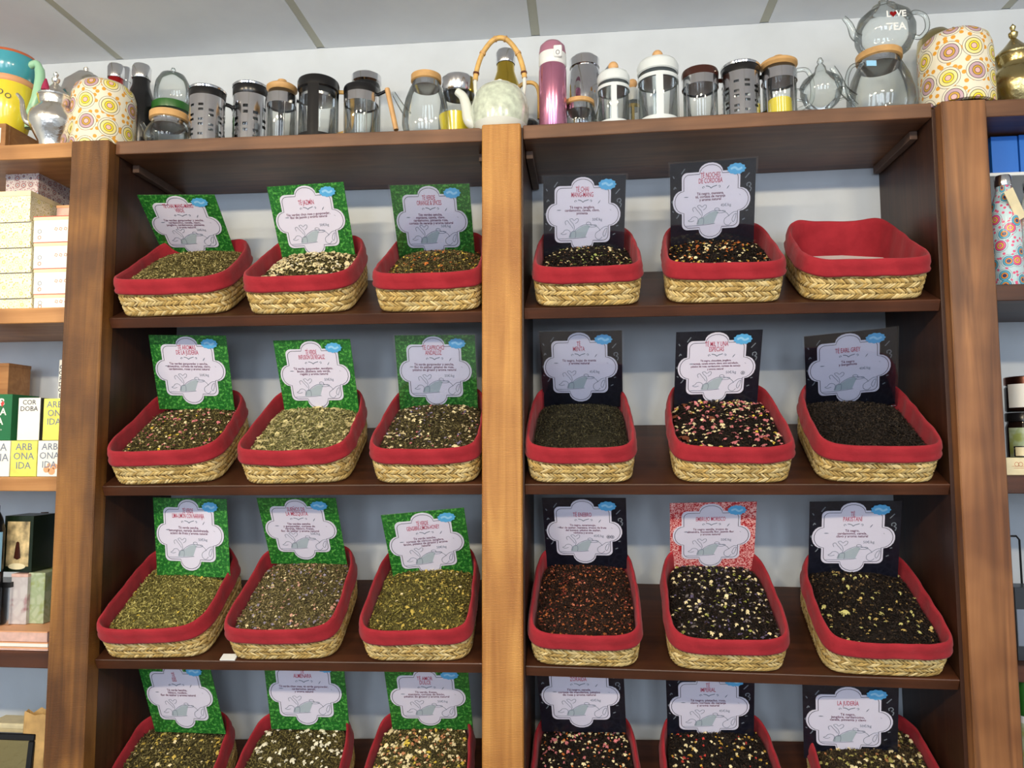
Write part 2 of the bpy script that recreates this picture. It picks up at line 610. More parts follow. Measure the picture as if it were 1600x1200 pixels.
for k in range(1, 4):
    MB().box(cb[0], cb[-1], ys[k]-.0115, ys[k]+.0115, ZC+1.1282, ZC+1.1365).build('ceiling_strip', M['strip'], ce)


def ztop_line(p, q):
    a, b = at(*p, YS), at(*q, YS)
    return lambda x: a.z+(b.z-a.z)*(x-a.x)/(b.x-a.x)


# the shelving unit: one piece of furniture, posts, panels, boards and cleats are its parts
unit = thing('shelving_unit', (0, 0, 0), 'tall walnut and pine shop shelving unit filling the wall with three upright posts', 'shelving')
post_top = ZC+.7432+.004
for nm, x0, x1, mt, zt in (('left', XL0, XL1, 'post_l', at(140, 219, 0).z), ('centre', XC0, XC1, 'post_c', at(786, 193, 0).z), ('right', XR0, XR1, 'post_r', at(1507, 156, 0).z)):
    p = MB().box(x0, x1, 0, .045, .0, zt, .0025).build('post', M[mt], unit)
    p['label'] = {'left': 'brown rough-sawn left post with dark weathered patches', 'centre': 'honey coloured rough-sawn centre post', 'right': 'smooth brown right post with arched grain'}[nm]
MB().box(XL1-.04, XL1-.001, .045, YB-.001, 0, ZC+.735).build('side_panel', M['darkv'], unit)
MB().box(XL0+.002, XL0+.042, .045, YB-.001, 0, ZC+.735).build('side_panel', M['darkv'], unit)
MB().box(XC0+.004, XC0+.03, .045, YB-.001, 0, ZC+.735).build('side_panel', M['darkv'], unit)
MB().box(XC1-.03, XC1+.003, .028, YB-.001, 0, ZC+.735).build('side_panel', M['darkv'], unit)
MB().box(XR0-.008, XR0+.03, .028, YB-.001, 0, ZC+.735).build('side_panel', M['darkv'], unit)
MB().box(XR1-.03, XR1-.001, .045, YB-.001, 0, ZC+.735).build('side_panel', M['darkv'], unit)


def board(xa, xb, fn, th, mt, tilt=0, y0=YS, y1=YB-.002, name='shelf_board', y1len=None):
    """a plank whose top front edge follows fn(x); tilt in degrees rises to the back"""
    za, zb = fn(xa), fn(xb)
    t = math.radians(tilt)
    L = (y1-y0)/math.cos(t)-.0005
    if tilt:
        L -= th*math.tan(t)
    ex = Vector((xb-xa, 0, zb-za))
    W_ = ex.length
    ex.normalize()
    ey = Vector((0, math.cos(t), math.sin(t)))
    ez = ex.cross(ey).normalized()
    ey = ez.cross(ex)
    m = Matrix(((ex.x, ey.x, ez.x, xa), (ex.y, ey.y, ez.y, y0), (ex.z, ey.z, ez.z, za), (0, 0, 0, 1)))
    o = MB().box(0, W_, 0, L, -th, 0, .0015).build(name, M[mt], unit)
    o.matrix_local = m
    return m


def cleat(x0, x1, m, L, th):
    o = MB().box(x0, x1, .07, L, -th-.02, -th-.0005, .001).build('shelf_cleat', M['cleat'], unit)
    o.matrix_local = m


XA, XB_ = XL1+.0005, XC0-.001          # left bay
XC_, XD = XC1+.0035, XR0-.0085         # right bay
fT_L = ztop_line((177, 221), (750, 199.5))
fT_R = ztop_line((820, 195.6), (1465, 160))
TH0 = .033
mTL = board(XA, XB_, fT_L, TH0, 'top')
mTR = board(XC_, XD, fT_R, TH0, 'top')
for m_, w_ in ((mTL, XB_-XA), (mTR, XD-XC_)):
    cleat(.001, .018, m_, .29, TH0)
    cleat(w_-.019, w_-.002, m_, .29, TH0)
rows = []
RP = [((190, 497), (750, 487), (820, 482), (1475, 468), 26.5),
      ((165, 760), (750, 757), (820, 757), (1485, 757), 25.4),
      ((150, 1031), (750, 1037), (820, 1041), (1503, 1063), 24.2),
      ((110, 1328), (752, 1334), (820, 1336), (1515, 1354), 24.5)]
for a, b, c, d, tl in RP:
    fl, fr_ = ztop_line(a, b), ztop_line(c, d)
    ml = board(XA, XB_, fl, .026, 'dark', tl)
    mr = board(XC_, XD, fr_, .026, 'dark', tl)
    for m_, w_ in ((ml, XB_-XA), (mr, XD-XC_)):
        cleat(.001, .018, m_, .27, .026)
        cleat(w_-.019, w_-.002, m_, .27, .026)
    rows.append((ml, mr))
# outer bays: flat boards
fS = {}
for nm, xa, xb, prs, y0 in (('L', XWL, XL0-.001, [((0, 226.5), (108, 222.5), 24, 'honey'), ((0, 482), (100, 480), 24, 'honey'), ((0, 746), (90, 744.5), 22, 'honey'), ((0, 1018), (74, 1018), 25, 'dark'), ((0, 1330), (60, 1334), 25, 'dark')], .0),
                            ('R', XR1+.001, XWR, [((1545, 157), (1600, 153), 27, 'top'), ((1562, 445), (1600, 443), 26, 'dark'), ((1574, 743), (1600, 743), 28, 'dark'), ((1592, 1040), (1600, 1040), 26, 'dark'), ((1598, 1345), (1620, 1346), 26, 'dark')], .0)):
    for k, (a, b, t, mt) in enumerate(prs):
        pa, pb = at(*a, YS), at(*b, YS)
        zz = (pa.z+pb.z)/2
        fn = (lambda z: (lambda x: z))(zz)
        fS[nm+str(k)] = zz
        board(xa, xb, fn, t*mpp(pa), mt)

# ------------------------------------------------------------------ baskets
def rrect(w, d, r, n=8):
    """closed superellipse path (a well rounded rectangle) centred on 0, CCW; points and outward normals"""
    pts, nrm = [], []
    q = 2/6.5
    for k in range(n*16):
        a = 2*PI*k/(n*16)
        c, s_ = math.cos(a), math.sin(a)
        x = w/2*math.copysign(abs(c)**q, c)
        y = d/2*math.copysign(abs(s_)**q, s_)
        pts.append((x, y))
        e = 5.5
        nx = math.copysign(abs(2*x/w)**e, x)*2/w
        ny = math.copysign(abs(2*y/d)**e, y)*2/d
        L = math.hypot(nx, ny) or 1
        nrm.append((nx/L, ny/L))
    return np.array(pts), np.array(nrm)


def path_sample(w, d, r, m):
    p, n = rrect(w, d, r, 10)
    q = np.vstack([p, p[:1]])
    nn = np.vstack([n, n[:1]])
    seg = np.linalg.norm(np.diff(q, axis=0), axis=1)
    acc = np.r_[0, np.cumsum(seg)]
    t = np.linspace(0, acc[-1], m, endpoint=False)
    P = np.array([np.interp(t, acc, q[:, i]) for i in range(2)]).T
    Nn = np.array([np.interp(t, acc, nn[:, i]) for i in range(2)]).T
    Nn /= np.linalg.norm(Nn, axis=1)[:, None]
    return P, Nn, acc[-1]


FL_S, FL_F, FL_B = .004, .018, .002
KB, TP = .30, .09                            # the wall rises towards the back, the plan narrows          # how far the rim leans out: sides, front, back


def wallpt(P, Nn, w, d, z, H, off=0):
    """shift a base path point outwards with height"""
    t = z/H
    fx = FL_S*np.sign(P[:, 0])*np.minimum(1, np.abs(P[:, 0])/(w*.35))
    fy = np.where(P[:, 1] < 0, -FL_F, FL_B)*np.minimum(1, np.abs(P[:, 1])/(d*.35))
    bulge = .004*math.sin(PI*min(1, max(0, t)))
    tt = np.clip(P[:, 1]/d+.5, 0, 1)
    cn = 1-.085*t*(np.abs(2*P[:, 0]/w)*np.abs(2*P[:, 1]/d))**3
    return np.stack([(P[:, 0]+fx*t)*(1-TP*tt)*cn+Nn[:, 0]*(off+bulge), (P[:, 1]+fy*t)*cn+Nn[:, 1]*(off+bulge), z*(1+KB*tt**1.5)], 1)


def np_mesh(name, V, F4, mat, parent=None, cols=None, smooth=False, tris=None):
    me = bpy.data.meshes.new(name)
    F4 = np.asarray(F4, dtype=np.int32)
    n4 = len(F4)
    me.vertices.add(len(V))
    me.vertices.foreach_set('co', np.asarray(V, dtype=np.float32).ravel())
    me.loops.add(n4*4)
    me.loops.foreach_set('vertex_index', F4.ravel())
    me.polygons.add(n4)
    me.polygons.foreach_set('loop_start', np.arange(0, n4*4, 4, dtype=np.int32))
    me.update(calc_edges=True)
    me.materials.append(mat)
    if cols is not None:
        ca = me.color_attributes.new('tint', 'FLOAT_COLOR', 'POINT')
        c = np.ones((len(V), 4), dtype=np.float32)
        c[:, :3] = cols
        ca.data.foreach_set('color', c.ravel())
    if smooth:
        me.polygons.foreach_set('use_smooth', [True]*n4)
    o = bpy.data.objects.new(name, me)
    COL.objects.link(o)
    if parent:
        o.parent = parent
    return o


def lincols(a):
    a = np.asarray(a, dtype=float)/255
    return np.where(a <= .04045, a/12.92, ((a+.055)/1.055)**2.4)


STRAW = lincols([(216, 190, 128), (206, 176, 108), (224, 202, 146), (194, 162, 96), (212, 188, 128), (180, 150, 88)])


def make_basket(m, x0, w, d, H, seed, label, warp):
    rng = np.random.default_rng(seed)
    root = bpy.data.objects.new('tea_basket', None)
    root.empty_display_size = .02
    COL.objects.link(root)
    rz = Matrix.Rotation(warp, 4, 'Z')
    root.matrix_world = m @ Matrix.Translation((x0+w/2, .005+.35*abs(math.sin(warp))*w*.5, .0012)) @ rz @ Matrix.Translation((0, d/2, 0))
    tag(root, label, 'basket', 'red-lined tea baskets')
    R = .045
    # core wall
    P, Nn, per = path_sample(w, d, R, 96)
    rings = [wallpt(P, Nn, w, d, z, H, 0) for z in (.0008, .03, .055, H-.022)]
    inner = [wallpt(P, Nn, w, d, z, H, -.0012) for z in (H-.022, .045, .006)]
    V = np.vstack(rings+inner)
    n = 96
    F = []
    for i in range(6):
        for k in range(n):
            F.append((i*n+k, i*n+(k+1) % n, (i+1)*n+(k+1) % n, (i+1)*n+k))
    o = np_mesh('basket_body', V, F, M['strawin'], root, smooth=True)
    bm = MB()
    bm.prism([(p[0]*(1-TP*(p[1]/d+.5)), p[1]) for p in (P*.98)[::3]], 0, .006)
    bm.v = [(v[0], v[2], .001+v[1]*.8) for v in bm.v]
    bm.build('basket_base', M['strawin'], root)
    # braid stitches
    VV, FF, CC = [], [], []
    nb = 3
    hb = (H-.022)/nb*1.03
    pitch = .0084
    m_ = int(per/pitch)
    Ps, Ns, _ = path_sample(w, d, R, m_*8)
    MM = m_*8
    ts = np.array([-1, -.45, .45, 1])
    ws = np.array([.25, 1, 1, .25])
    for b in range(nb):
        ph = rng.random()*8
        for sub in (0, 1):
            zc = b*hb+hb*(.27 if sub == 0 else .73)+.002
            sg = 1 if sub == 0 else -1
            if b % 2:
                sg = sg
            for k in range(m_):
                s0 = k*8+ph+rng.normal()*.6
                Lh = .0122*(1+rng.normal()*.08)
                wd = .0031*(1+rng.normal()*.12)
                ang = math.radians(42+rng.normal()*5)
                ca, sa = math.cos(ang), math.sin(ang)*sg
                du, dz = [], []
                off = []
                for t, wq in zip(ts, ws):
                    for q in (-1, 0, 1):
                        du.append(t*Lh*ca - q*wd*wq*sa*1.0)
                        dz.append(t*Lh*sa*.82 + q*wd*wq*ca)
                        off.append((.0017 if q == 0 else -.0002)+(.0012 if abs(t) < 1 else -.0012)+rng.normal()*.0002)
                du, dz, off = np.array(du), np.array(dz), np.array(off)
                idx = (s0+du/per*MM) % MM
                i0 = idx.astype(int) % MM
                Pq, Nq = Ps[i0], Ns[i0]
                z = np.clip(zc+dz, .0008, H)
                t_ = z/H
                fx = FL_S*np.sign(Pq[:, 0])*np.minimum(1, np.abs(Pq[:, 0])/(w*.35))
                fy = np.where(Pq[:, 1] < 0, -FL_F, FL_B)*np.minimum(1, np.abs(Pq[:, 1])/(d*.35))
                bul = .004*np.sin(PI*t_)
                tt = np.clip(Pq[:, 1]/d+.5, 0, 1)
                cn = 1-.085*t_*(np.abs(2*Pq[:, 0]/w)*np.abs(2*Pq[:, 1]/d))**3
                V_ = np.stack([(Pq[:, 0]+fx*t_)*(1-TP*tt)*cn+Nq[:, 0]*(off+bul), (Pq[:, 1]+fy*t_)*cn+Nq[:, 1]*(off+bul), z*(1+KB*tt**1.5)], 1)
                o_ = len(VV)*12
                VV.append(V_)
                for i in range(3):
                    for j in range(2):
                        FF.append((o_+i*3+j, o_+i*3+j+1, o_+(i+1)*3+j+1, o_+(i+1)*3+j))
                CC.append(np.repeat((STRAW[rng.integers(len(STRAW))]*(.72+.5*rng.random()))[None], 12, 0))
    o = np_mesh('straw_braid', np.vstack(VV), FF, M['straw'], root, np.vstack(CC))
    o['kind'] = 'stuff'
    # cloth liner
    n = 168
    P, Nn, per = path_sample(w, d, R, n)
    u = np.arange(n)/n*2*PI
    f1 = sum(rng.normal()*np.sin(k*u+rng.random()*6)/k**.7 for k in range(2, 14))*.35
    f2 = sum(rng.normal()*np.sin(k*u+rng.random()*6)/k**.5 for k in range(3, 26))*.3
    corner = np.exp(-((np.abs(P[:, 0])-(w/2-.03))**2/.0009+(P[:, 1]-(d/2-.02))**2/.0012))
    prof = [(.0040, H-.037), (.0070, H-.036), (.0082, H-.031), (.0054, H-.026), (.0072, H-.016), (.0056, H-.005), (.0034, H),
            (.0006, H+.0014), (-.0020, H-.001), (-.0040, H-.007), (-.0058, H-.022), (-.0070, H-.045), (-.008, .02), (-.012, .008)]
    rg = []
    for j, (of, z) in enumerate(prof):
        wob = {0: .0022, 1: .0022, 2: .0016, 3: .001}.get(j, .0012)
        q = wallpt(P, Nn, w, d, z, H, of)
        amp = .0022 if 2 <= j <= 6 else (.0034 if j >= 9 else .0018)
        q[:, 0] += Nn[:, 0]*f2*amp
        q[:, 1] += Nn[:, 1]*f2*amp
        q[:, 2] += f1*wob*2.0 + corner*.008*(1 if 4 <= j <= 9 else .4)
        rg.append(q)
    V = np.vstack(rg)
    F = []
    for i in range(len(prof)-1):
        for k in range(n):
            F.append((i*n+k, i*n+(k+1) % n, (i+1)*n+(k+1) % n, (i+1)*n+k))
    o = np_mesh('cloth_liner', V, F, M['cloth'], root, smooth=True)
    return root


def tea_height(x, y, w, d, H, fill):
    """x,y centred"""
    ex = 1-(np.abs(x)/(w/2))**2.4
    ey = 1-(np.abs(y)/(d/2))**3
    return fill-.012+.026*np.clip(ex, 0, 1)*np.clip(ey, 0, 1)+.027*np.clip(y/d+.5, 0, 1)


def make_tea(root, w, d, H, fill, pal, accents, size, seed, label, yback):
    """a heap of loose leaf: mound and thousands of flakes, one uncountable object"""
    rng = np.random.default_rng(seed)
    gx, gy = 26, 30
    t = fill/H
    wi, di = w+2*FL_S*t-.016, d+(FL_F+FL_B)*t-.018
    yo = (FL_B-FL_F)*t/2
    U_, Vv = np.meshgrid(np.linspace(-1, 1, gx), np.linspace(-1, 1, gy))
    # squircle map keeps the heap inside the rounded rim
    pw = 5
    rr = (np.abs(U_)**pw+np.abs(Vv)**pw)**(1/pw)
    mx = np.maximum(np.abs(U_), np.abs(Vv))
    k = np.where(rr > 0, mx/np.maximum(rr, 1e-6), 1)
    X, Y = U_*k*wi/2, Vv*k*di/2
    def sq(v_):
        v_[:, 0] *= 1-TP*np.clip(v_[:, 1]/d+.5, 0, 1)
        return v_
    lump = sum(rng.normal()*np.sin(X*a+rng.random()*6)*np.sin(Y*b+rng.random()*6) for a, b in rng.uniform(25, 90, (7, 2)))*.0011
    Z = tea_height(X, Y, wi, di, H, fill)+lump*.7-.0017
    V = np.stack([X.ravel(), Y.ravel()+yo, Z.ravel()], 1)
    F = [(j*gx+i, j*gx+i+1, (j+1)*gx+i+1, (j+1)*gx+i) for j in range(gy-1) for i in range(gx-1)]
    pal = lincols(pal)
    base = pal.mean(0)*.55
    V = sq(V)
    C = [np.repeat(base[None], len(V), 0)]
    VV, FF = [V], [np.array(F)]
    off = len(V)

    def zat(x, y):
        return tea_height(x, y, wi, di, H, fill)

    def pts(n):
        a = rng.uniform(-1, 1, n)
        b = rng.uniform(-1, 1, n)
        r_ = (np.abs(a)**pw+np.abs(b)**pw)**(1/pw)
        kk = np.maximum(np.abs(a), np.abs(b))/np.maximum(r_, 1e-6)
        return a*kk*wi/2*.985, b*kk*di/2*.985
    # leaves: a bent strip of two quads
    n = int(wi*di*145000*(.0042/size)**1.1)
    x, y = pts(n)
    z = zat(x, y)+rng.uniform(-.001, .0028, n)
    L = size*rng.lognormal(0, .35, n)/2*1.25
    wd = size*.22*rng.lognormal(0, .3, n)
    th = rng.uniform(0, 2*PI, n)
    tl = rng.normal(0, .45, n)
    dx = np.stack([np.cos(th)*np.cos(tl), np.sin(th)*np.cos(tl), np.sin(tl)], 1)
    rl = rng.normal(0, .5, n)
    sx = np.stack([-np.sin(th)*np.cos(rl), np.cos(th)*np.cos(rl), np.sin(rl)], 1)
    c = np.stack([x, y+yo, z], 1)
    bend = np.cross(dx, sx)*(L*rng.uniform(-.5, .5, n))[:, None]
    vs = np.stack([c-dx*L[:, None]-sx*wd[:, None]*.6, c-dx*L[:, None]+sx*wd[:, None]*.6,
                   c+bend-sx*wd[:, None], c+bend+sx*wd[:, None],
                   c+dx*L[:, None]-sx*wd[:, None]*.5, c+dx*L[:, None]+sx*wd[:, None]*.5], 1).reshape(-1, 3)
    b_ = off+np.arange(n)[:, None]*6
    f = np.concatenate([b_+np.array([0, 2, 3, 1]), b_+np.array([2, 4, 5, 3])])
    VV.append(sq(vs))
    FF.append(f)
    ci = pal[rng.integers(0, len(pal), n)]*rng.uniform(.7, 1.3, n)[:, None]
    C.append(np.repeat(ci, 6, 0))
    off += n*6
    # accents: buds, petals, seeds as small faceted lumps
    for col, cnt, sz, flat, el in accents:
        col = lincols([col])[0]
        x, y = pts(cnt)
        z = zat(x, y)+.0015
        th = rng.uniform(0, 2*PI, cnt)
        s = sz*rng.lognormal(0, .25, cnt)/2
        a = np.stack([np.cos(th), np.sin(th), rng.normal(0, .25, cnt)], 1)*(s*el)[:, None]
        b = np.stack([-np.sin(th), np.cos(th), rng.normal(0, .25, cnt)], 1)*s[:, None]
        h = np.stack([np.zeros(cnt), np.zeros(cnt), s*flat], 1)
        c = np.stack([x, y+yo, z], 1)
        vs = np.stack([c-a-b*.3, c-a+b*.3, c-a*.3+b+h*.4, c+a*.4+b+h*.4, c+a+b*.3, c+a-b*.3, c+a*.4-b+h*.4, c-a*.3-b+h*.4,
                       c-a*.5-b*.4+h, c-a*.5+b*.4+h, c+a*.5+b*.4+h, c+a*.5-b*.4+h], 1).reshape(-1, 3)
        q = off+np.arange(cnt)[:, None]*12
        fl = [(8, 11, 10, 9), (0, 8, 9, 1), (1, 9, 2, 2), (9, 10, 3, 2), (10, 4, 3, 3), (10, 11, 5, 4), (11, 6, 5, 5), (11, 8, 7, 6), (8, 0, 7, 7)]
        fl = [(8, 11, 10, 9), (0, 8, 9, 1), (2, 9, 10, 3), (4, 10, 11, 5), (6, 11, 8, 7), (0, 1, 9, 8)]
        fl = [(8, 11, 10, 9), (0, 8, 9, 1), (9, 10, 3, 2), (10, 11, 5, 4), (11, 8, 7, 6)]
        FF.append(np.concatenate([q+np.array(t_) for t_ in fl]))
        VV.append(sq(vs))
        ci = col[None]*rng.uniform(.75, 1.2, cnt)[:, None]
        C.append(np.repeat(ci, 12, 0))
        off += cnt*12
    o = np_mesh('loose_tea', np.vstack(VV), np.vstack(FF), M['tea'], None, np.clip(np.vstack(C), 0, 1))
    o.matrix_world = root.matrix_world.copy()
    tag(o, label, 'tea', None, 'stuff')
    return o


OL = [(120, 110, 62), (150, 138, 86), (92, 84, 46), (176, 164, 108), (70, 62, 34)]
DO = [(86, 78, 44), (112, 102, 58), (62, 54, 30), (140, 128, 78), (46, 40, 24)]
BK = [(26, 20, 17), (38, 28, 22), (18, 14, 12), (50, 38, 28)]
CRM, YEL, PNK, ORG, LIL, GRN, WHT = (232, 216, 168), (214, 186, 74), (204, 120, 124), (196, 110, 50), (150, 140, 176), (168, 172, 84), (232, 226, 200)
# key: front left px, right px of the base, palette, accents(colour,count,size,flatness,elongation), leaf size, fill, text description
BASK = {
 'A1': (190, 352, OL, [((196, 184, 128), 120, .004, .5, 1.4)], .0046, .078, 'fine olive green tea', 'leftmost of the top row'),
 'A2': (388, 546, DO, [(CRM, 420, .0075, .7, 1.4), (WHT, 120, .006, .7, 1.2)], .0046, .066, 'dark green tea thick with cream jasmine buds', 'second from the left in the top row'),
 'A3': (589, 749, DO, [(ORG, 60, .005, .5, 1.3), (YEL, 60, .006, .5, 1.4), ((150, 96, 60), 120, .005, .5, 1.3)], .0046, .066, 'dark olive tea with gold and rust bits', 'top row, against the left of the centre post'),
 'B1': (837, 1000, BK, [(CRM, 70, .0055, .5, 1.3), ((150, 160, 90), 90, .005, .4, 1.5), ((170, 130, 90), 110, .0045, .5, 1.2)], .0042, .062, 'black tea with pale green and cream chips', 'top row, against the right of the centre post'),
 'B2': (1043, 1222, BK, [(CRM, 90, .0065, .5, 1.3), (ORG, 110, .006, .5, 1.2), (YEL, 50, .006, .5, 1.3)], .0042, .066, 'black tea with orange and cream pieces', 'top row, beside the empty basket'),
 'B3': (1257, 1447, None, [], 0, 0, '', 'top right, beside the right post'),
 'C1': (179, 341, DO, [(PNK, 110, .006, .5, 1.3), (CRM, 120, .0055, .5, 1.3), (YEL, 30, .006, .5, 1.4)], .0048, .068, 'olive tea with pink and cream petals', 'leftmost of the second row'),
 'C2': (380, 543, [(168, 158, 108), (190, 180, 132), (134, 128, 78), (150, 146, 92), (100, 98, 58)], [((206, 194, 140), 90, .010, .3, 1.7)], .0060, .068, 'pale straw green tea with broad leaf pieces', 'second from the left in the second row'),
 'C3': (583, 747, [(66, 58, 38), (90, 82, 50), (48, 42, 28), (118, 108, 68)], [(CRM, 200, .0055, .4, 1.7), (LIL, 90, .004, .4, 1.5), (PNK, 50, .0045, .4, 1.3)], .0044, .070, 'dark speckled tea with cream and lilac threads', 'second row, against the left of the centre post'),
 'D1': (826, 990, [(44, 42, 30), (58, 54, 38), (34, 32, 24), (76, 72, 50)], [], .0038, .064, 'plain dark mint tea of very fine leaf', 'second row, against the right of the centre post'),
 'D2': (1055, 1237, BK, [(CRM, 130, .007, .5, 1.3), (PNK, 190, .0075, .4, 1.3), ((120, 66, 44), 12, .016, .4, 1.2), (YEL, 40, .0065, .5, 1.3)], .0042, .074, 'black tea with pink petals, cream seeds and brown spice stars', 'middle of the right bay, second row'),
 'D3': (1280, 1464, [(34, 28, 24), (44, 36, 30), (26, 22, 19), (56, 46, 36)], [], .0046, .064, 'plain long-leaf black tea', 'second row, beside the right post'),
 'E1': (163, 322, [(138, 130, 66), (162, 152, 86), (106, 98, 50), (84, 78, 40), (188, 178, 108)], [(YEL, 40, .005, .4, 1.5)], .0052, .068, 'yellowish green tea without petals', 'leftmost of the third row'),
 'E2': (360, 525, [(96, 88, 56), (122, 112, 70), (70, 62, 42), (144, 130, 88)], [((146, 138, 156), 110, .005, .4, 1.5), ((196, 150, 130), 90, .005, .5, 1.3), (CRM, 90, .005, .5, 1.2)], .0050, .070, 'brown green tea with lilac and pinkish petals', 'second from the left in the third row'),
 'E3': (568, 735, [(120, 112, 54), (148, 138, 70), (92, 84, 42), (70, 64, 34)], [((196, 172, 84), 160, .005, .4, 1.8), (CRM, 40, .005, .4, 1.3)], .0050, .068, 'olive tea with yellow ginger and petal pieces', 'third row, against the left of the centre post'),
 'F1': (831, 999, [(40, 26, 20), (54, 34, 24), (28, 19, 16), (76, 46, 28)], [((170, 96, 52), 200, .004, .5, 1.3), ((186, 112, 86), 130, .0042, .5, 1.2), ((120, 52, 40), 170, .0042, .5, 1.3)], .0042, .070, 'black tea flecked with orange and rose pieces', 'third row, against the right of the centre post'),
 'F2': (1048, 1229, BK, [(CRM, 110, .0065, .7, 1.3), (GRN, 50, .005, .4, 1.6), ((96, 86, 116), 150, .004, .4, 1.6), ((120, 112, 110), 120, .005, .4, 1.5)], .0044, .070, 'black tea with cream jasmine buds and violet petals', 'middle of the right bay, third row'),
 'F3': (1289, 1481, BK, [((190, 184, 116), 60, .0062, .6, 1.7), ((190, 164, 96), 40, .005, .4, 1.5), ((130, 104, 66), 150, .004, .4, 1.2)], .0044, .070, 'black tea with green cardamom pods', 'third row, beside the right post'),
 'G1': (150, 316, DO, [((198, 172, 84), 120, .0055, .4, 1.7), (CRM, 50, .006, .4, 1.3)], .0050, .070, 'olive brown tea with yellow petals', 'leftmost of the bottom row'),
 'G2': (348, 520, DO, [(WHT, 150, .008, .6, 1.4)], .0048, .066, 'dark olive tea with scattered white buds', 'second from the left in the bottom row'),
 'G3': (560, 728, DO, [(CRM, 240, .007, .5, 1.4), ((190, 130, 90), 160, .006, .5, 1.3), (YEL, 60, .006, .5, 1.4)], .0048, .070, 'olive tea crowded with cream and tan petals', 'bottom row, against the left of the centre post'),
 'H1': (832, 1005, BK, [(PNK, 120, .006, .5, 1.2), (CRM, 160, .006, .5, 1.3), (ORG, 100, .005, .5, 1.2)], .0042, .070, 'black tea with pink, cream and orange fruit bits', 'bottom row, against the right of the centre post'),
 'H2': (1050, 1240, BK, [((200, 160, 70), 90, .0055, .5, 1.3), (CRM, 110, .006, .5, 1.2), ((180, 60, 50), 60, .005, .5, 1.2)], .0042, .068, 'black tea with yellow, cream and a few red pieces', 'middle of the right bay, bottom row'),
 'H3': (1305, 1505, [(52, 40, 28), (70, 56, 36), (36, 28, 20), (92, 80, 50)], [(CRM, 130, .007, .5, 1.4), ((168, 160, 90), 150, .006, .4, 1.5), ((160, 110, 70), 80, .006, .5, 1.2)], .0046, .068, 'dark brown tea with cream, green and tan chips', 'bottom row, beside the right post'),
}
WARP = {'A1': 5, 'A2': 3, 'A3': 1, 'B2': -2.5, 'B3': -1.5, 'C1': 4.5, 'C2': 2, 'D2': -.5, 'D3': -2, 'E1': 2.5, 'E2': 2, 'E3': 1, 'F3': -.5, 'G1': 3, 'G2': 1}
ROWOF = {'A': (0, 0), 'B': (0, 1), 'C': (1, 0), 'D': (1, 1), 'E': (2, 0), 'F': (2, 1), 'G': (3, 0), 'H': (3, 1)}
HB, DB = .094, .272
FRY = {'A': (497, 487), 'B': (482, 468), 'C': (760, 757), 'D': (757, 757), 'E': (1031, 1037), 'F': (1041, 1063), 'G': (1328, 1334), 'H': (1336, 1354)}
BR = {}
for i, (k, (pl, pr, pal, acc, ls, fill, desc, where)) in enumerate(BASK.items()):
    r, side = ROWOF[k[0]]
    m = rows[r][side]
    yy = sum(FRY[k[0]])/2
    xl, xr = at(pl, yy, YS+.006).x, at(pr, yy, YS+.006).x
    w = xr-xl
    x0 = xl-(XA if side == 0 else XC_)
    lab = ('empty straw basket lined in crimson cloth, ' if pal is None else 'straw basket with crimson cloth liner full of %s, ' % desc)
    lab = ('empty straw basket lined in crimson cloth, top right beside the right post' if pal is None else 'crimson-lined straw basket full of ' + desc)
    if k[0] in 'GH':
        fill += .010
    root = make_basket(m, x0, w, DB, HB, 100+i, lab, math.radians(WARP.get(k, 0)))
    BR[k] = (root, w)
    if pal is not None:
        make_tea(root, w, DB, HB, fill, pal, acc, ls, 300+i, 'heap of ' + desc + ' in the basket ' + where, 0)

# white sheet lying in the empty basket
root, w = BR['B3']
bm = MB().prism([(x_*w, y_*DB) for x_, y_ in ((-.36, -.30), (.40, -.33), (.38, .24), (.05, .36), (-.34, .34))], 0, .0012)
bm.v = [(v[0], v[2], .046+v[1]+.06*max(0, -v[2])) for v in bm.v]
bm.v = [(v[0], v[1], v[2]) for v in bm.v]
o = bm.build('paper_sheet', M['white'])
o.matrix_world = root.matrix_world.copy()
tag(o, 'blank white sheet lying inside the empty red-lined basket', 'paper')

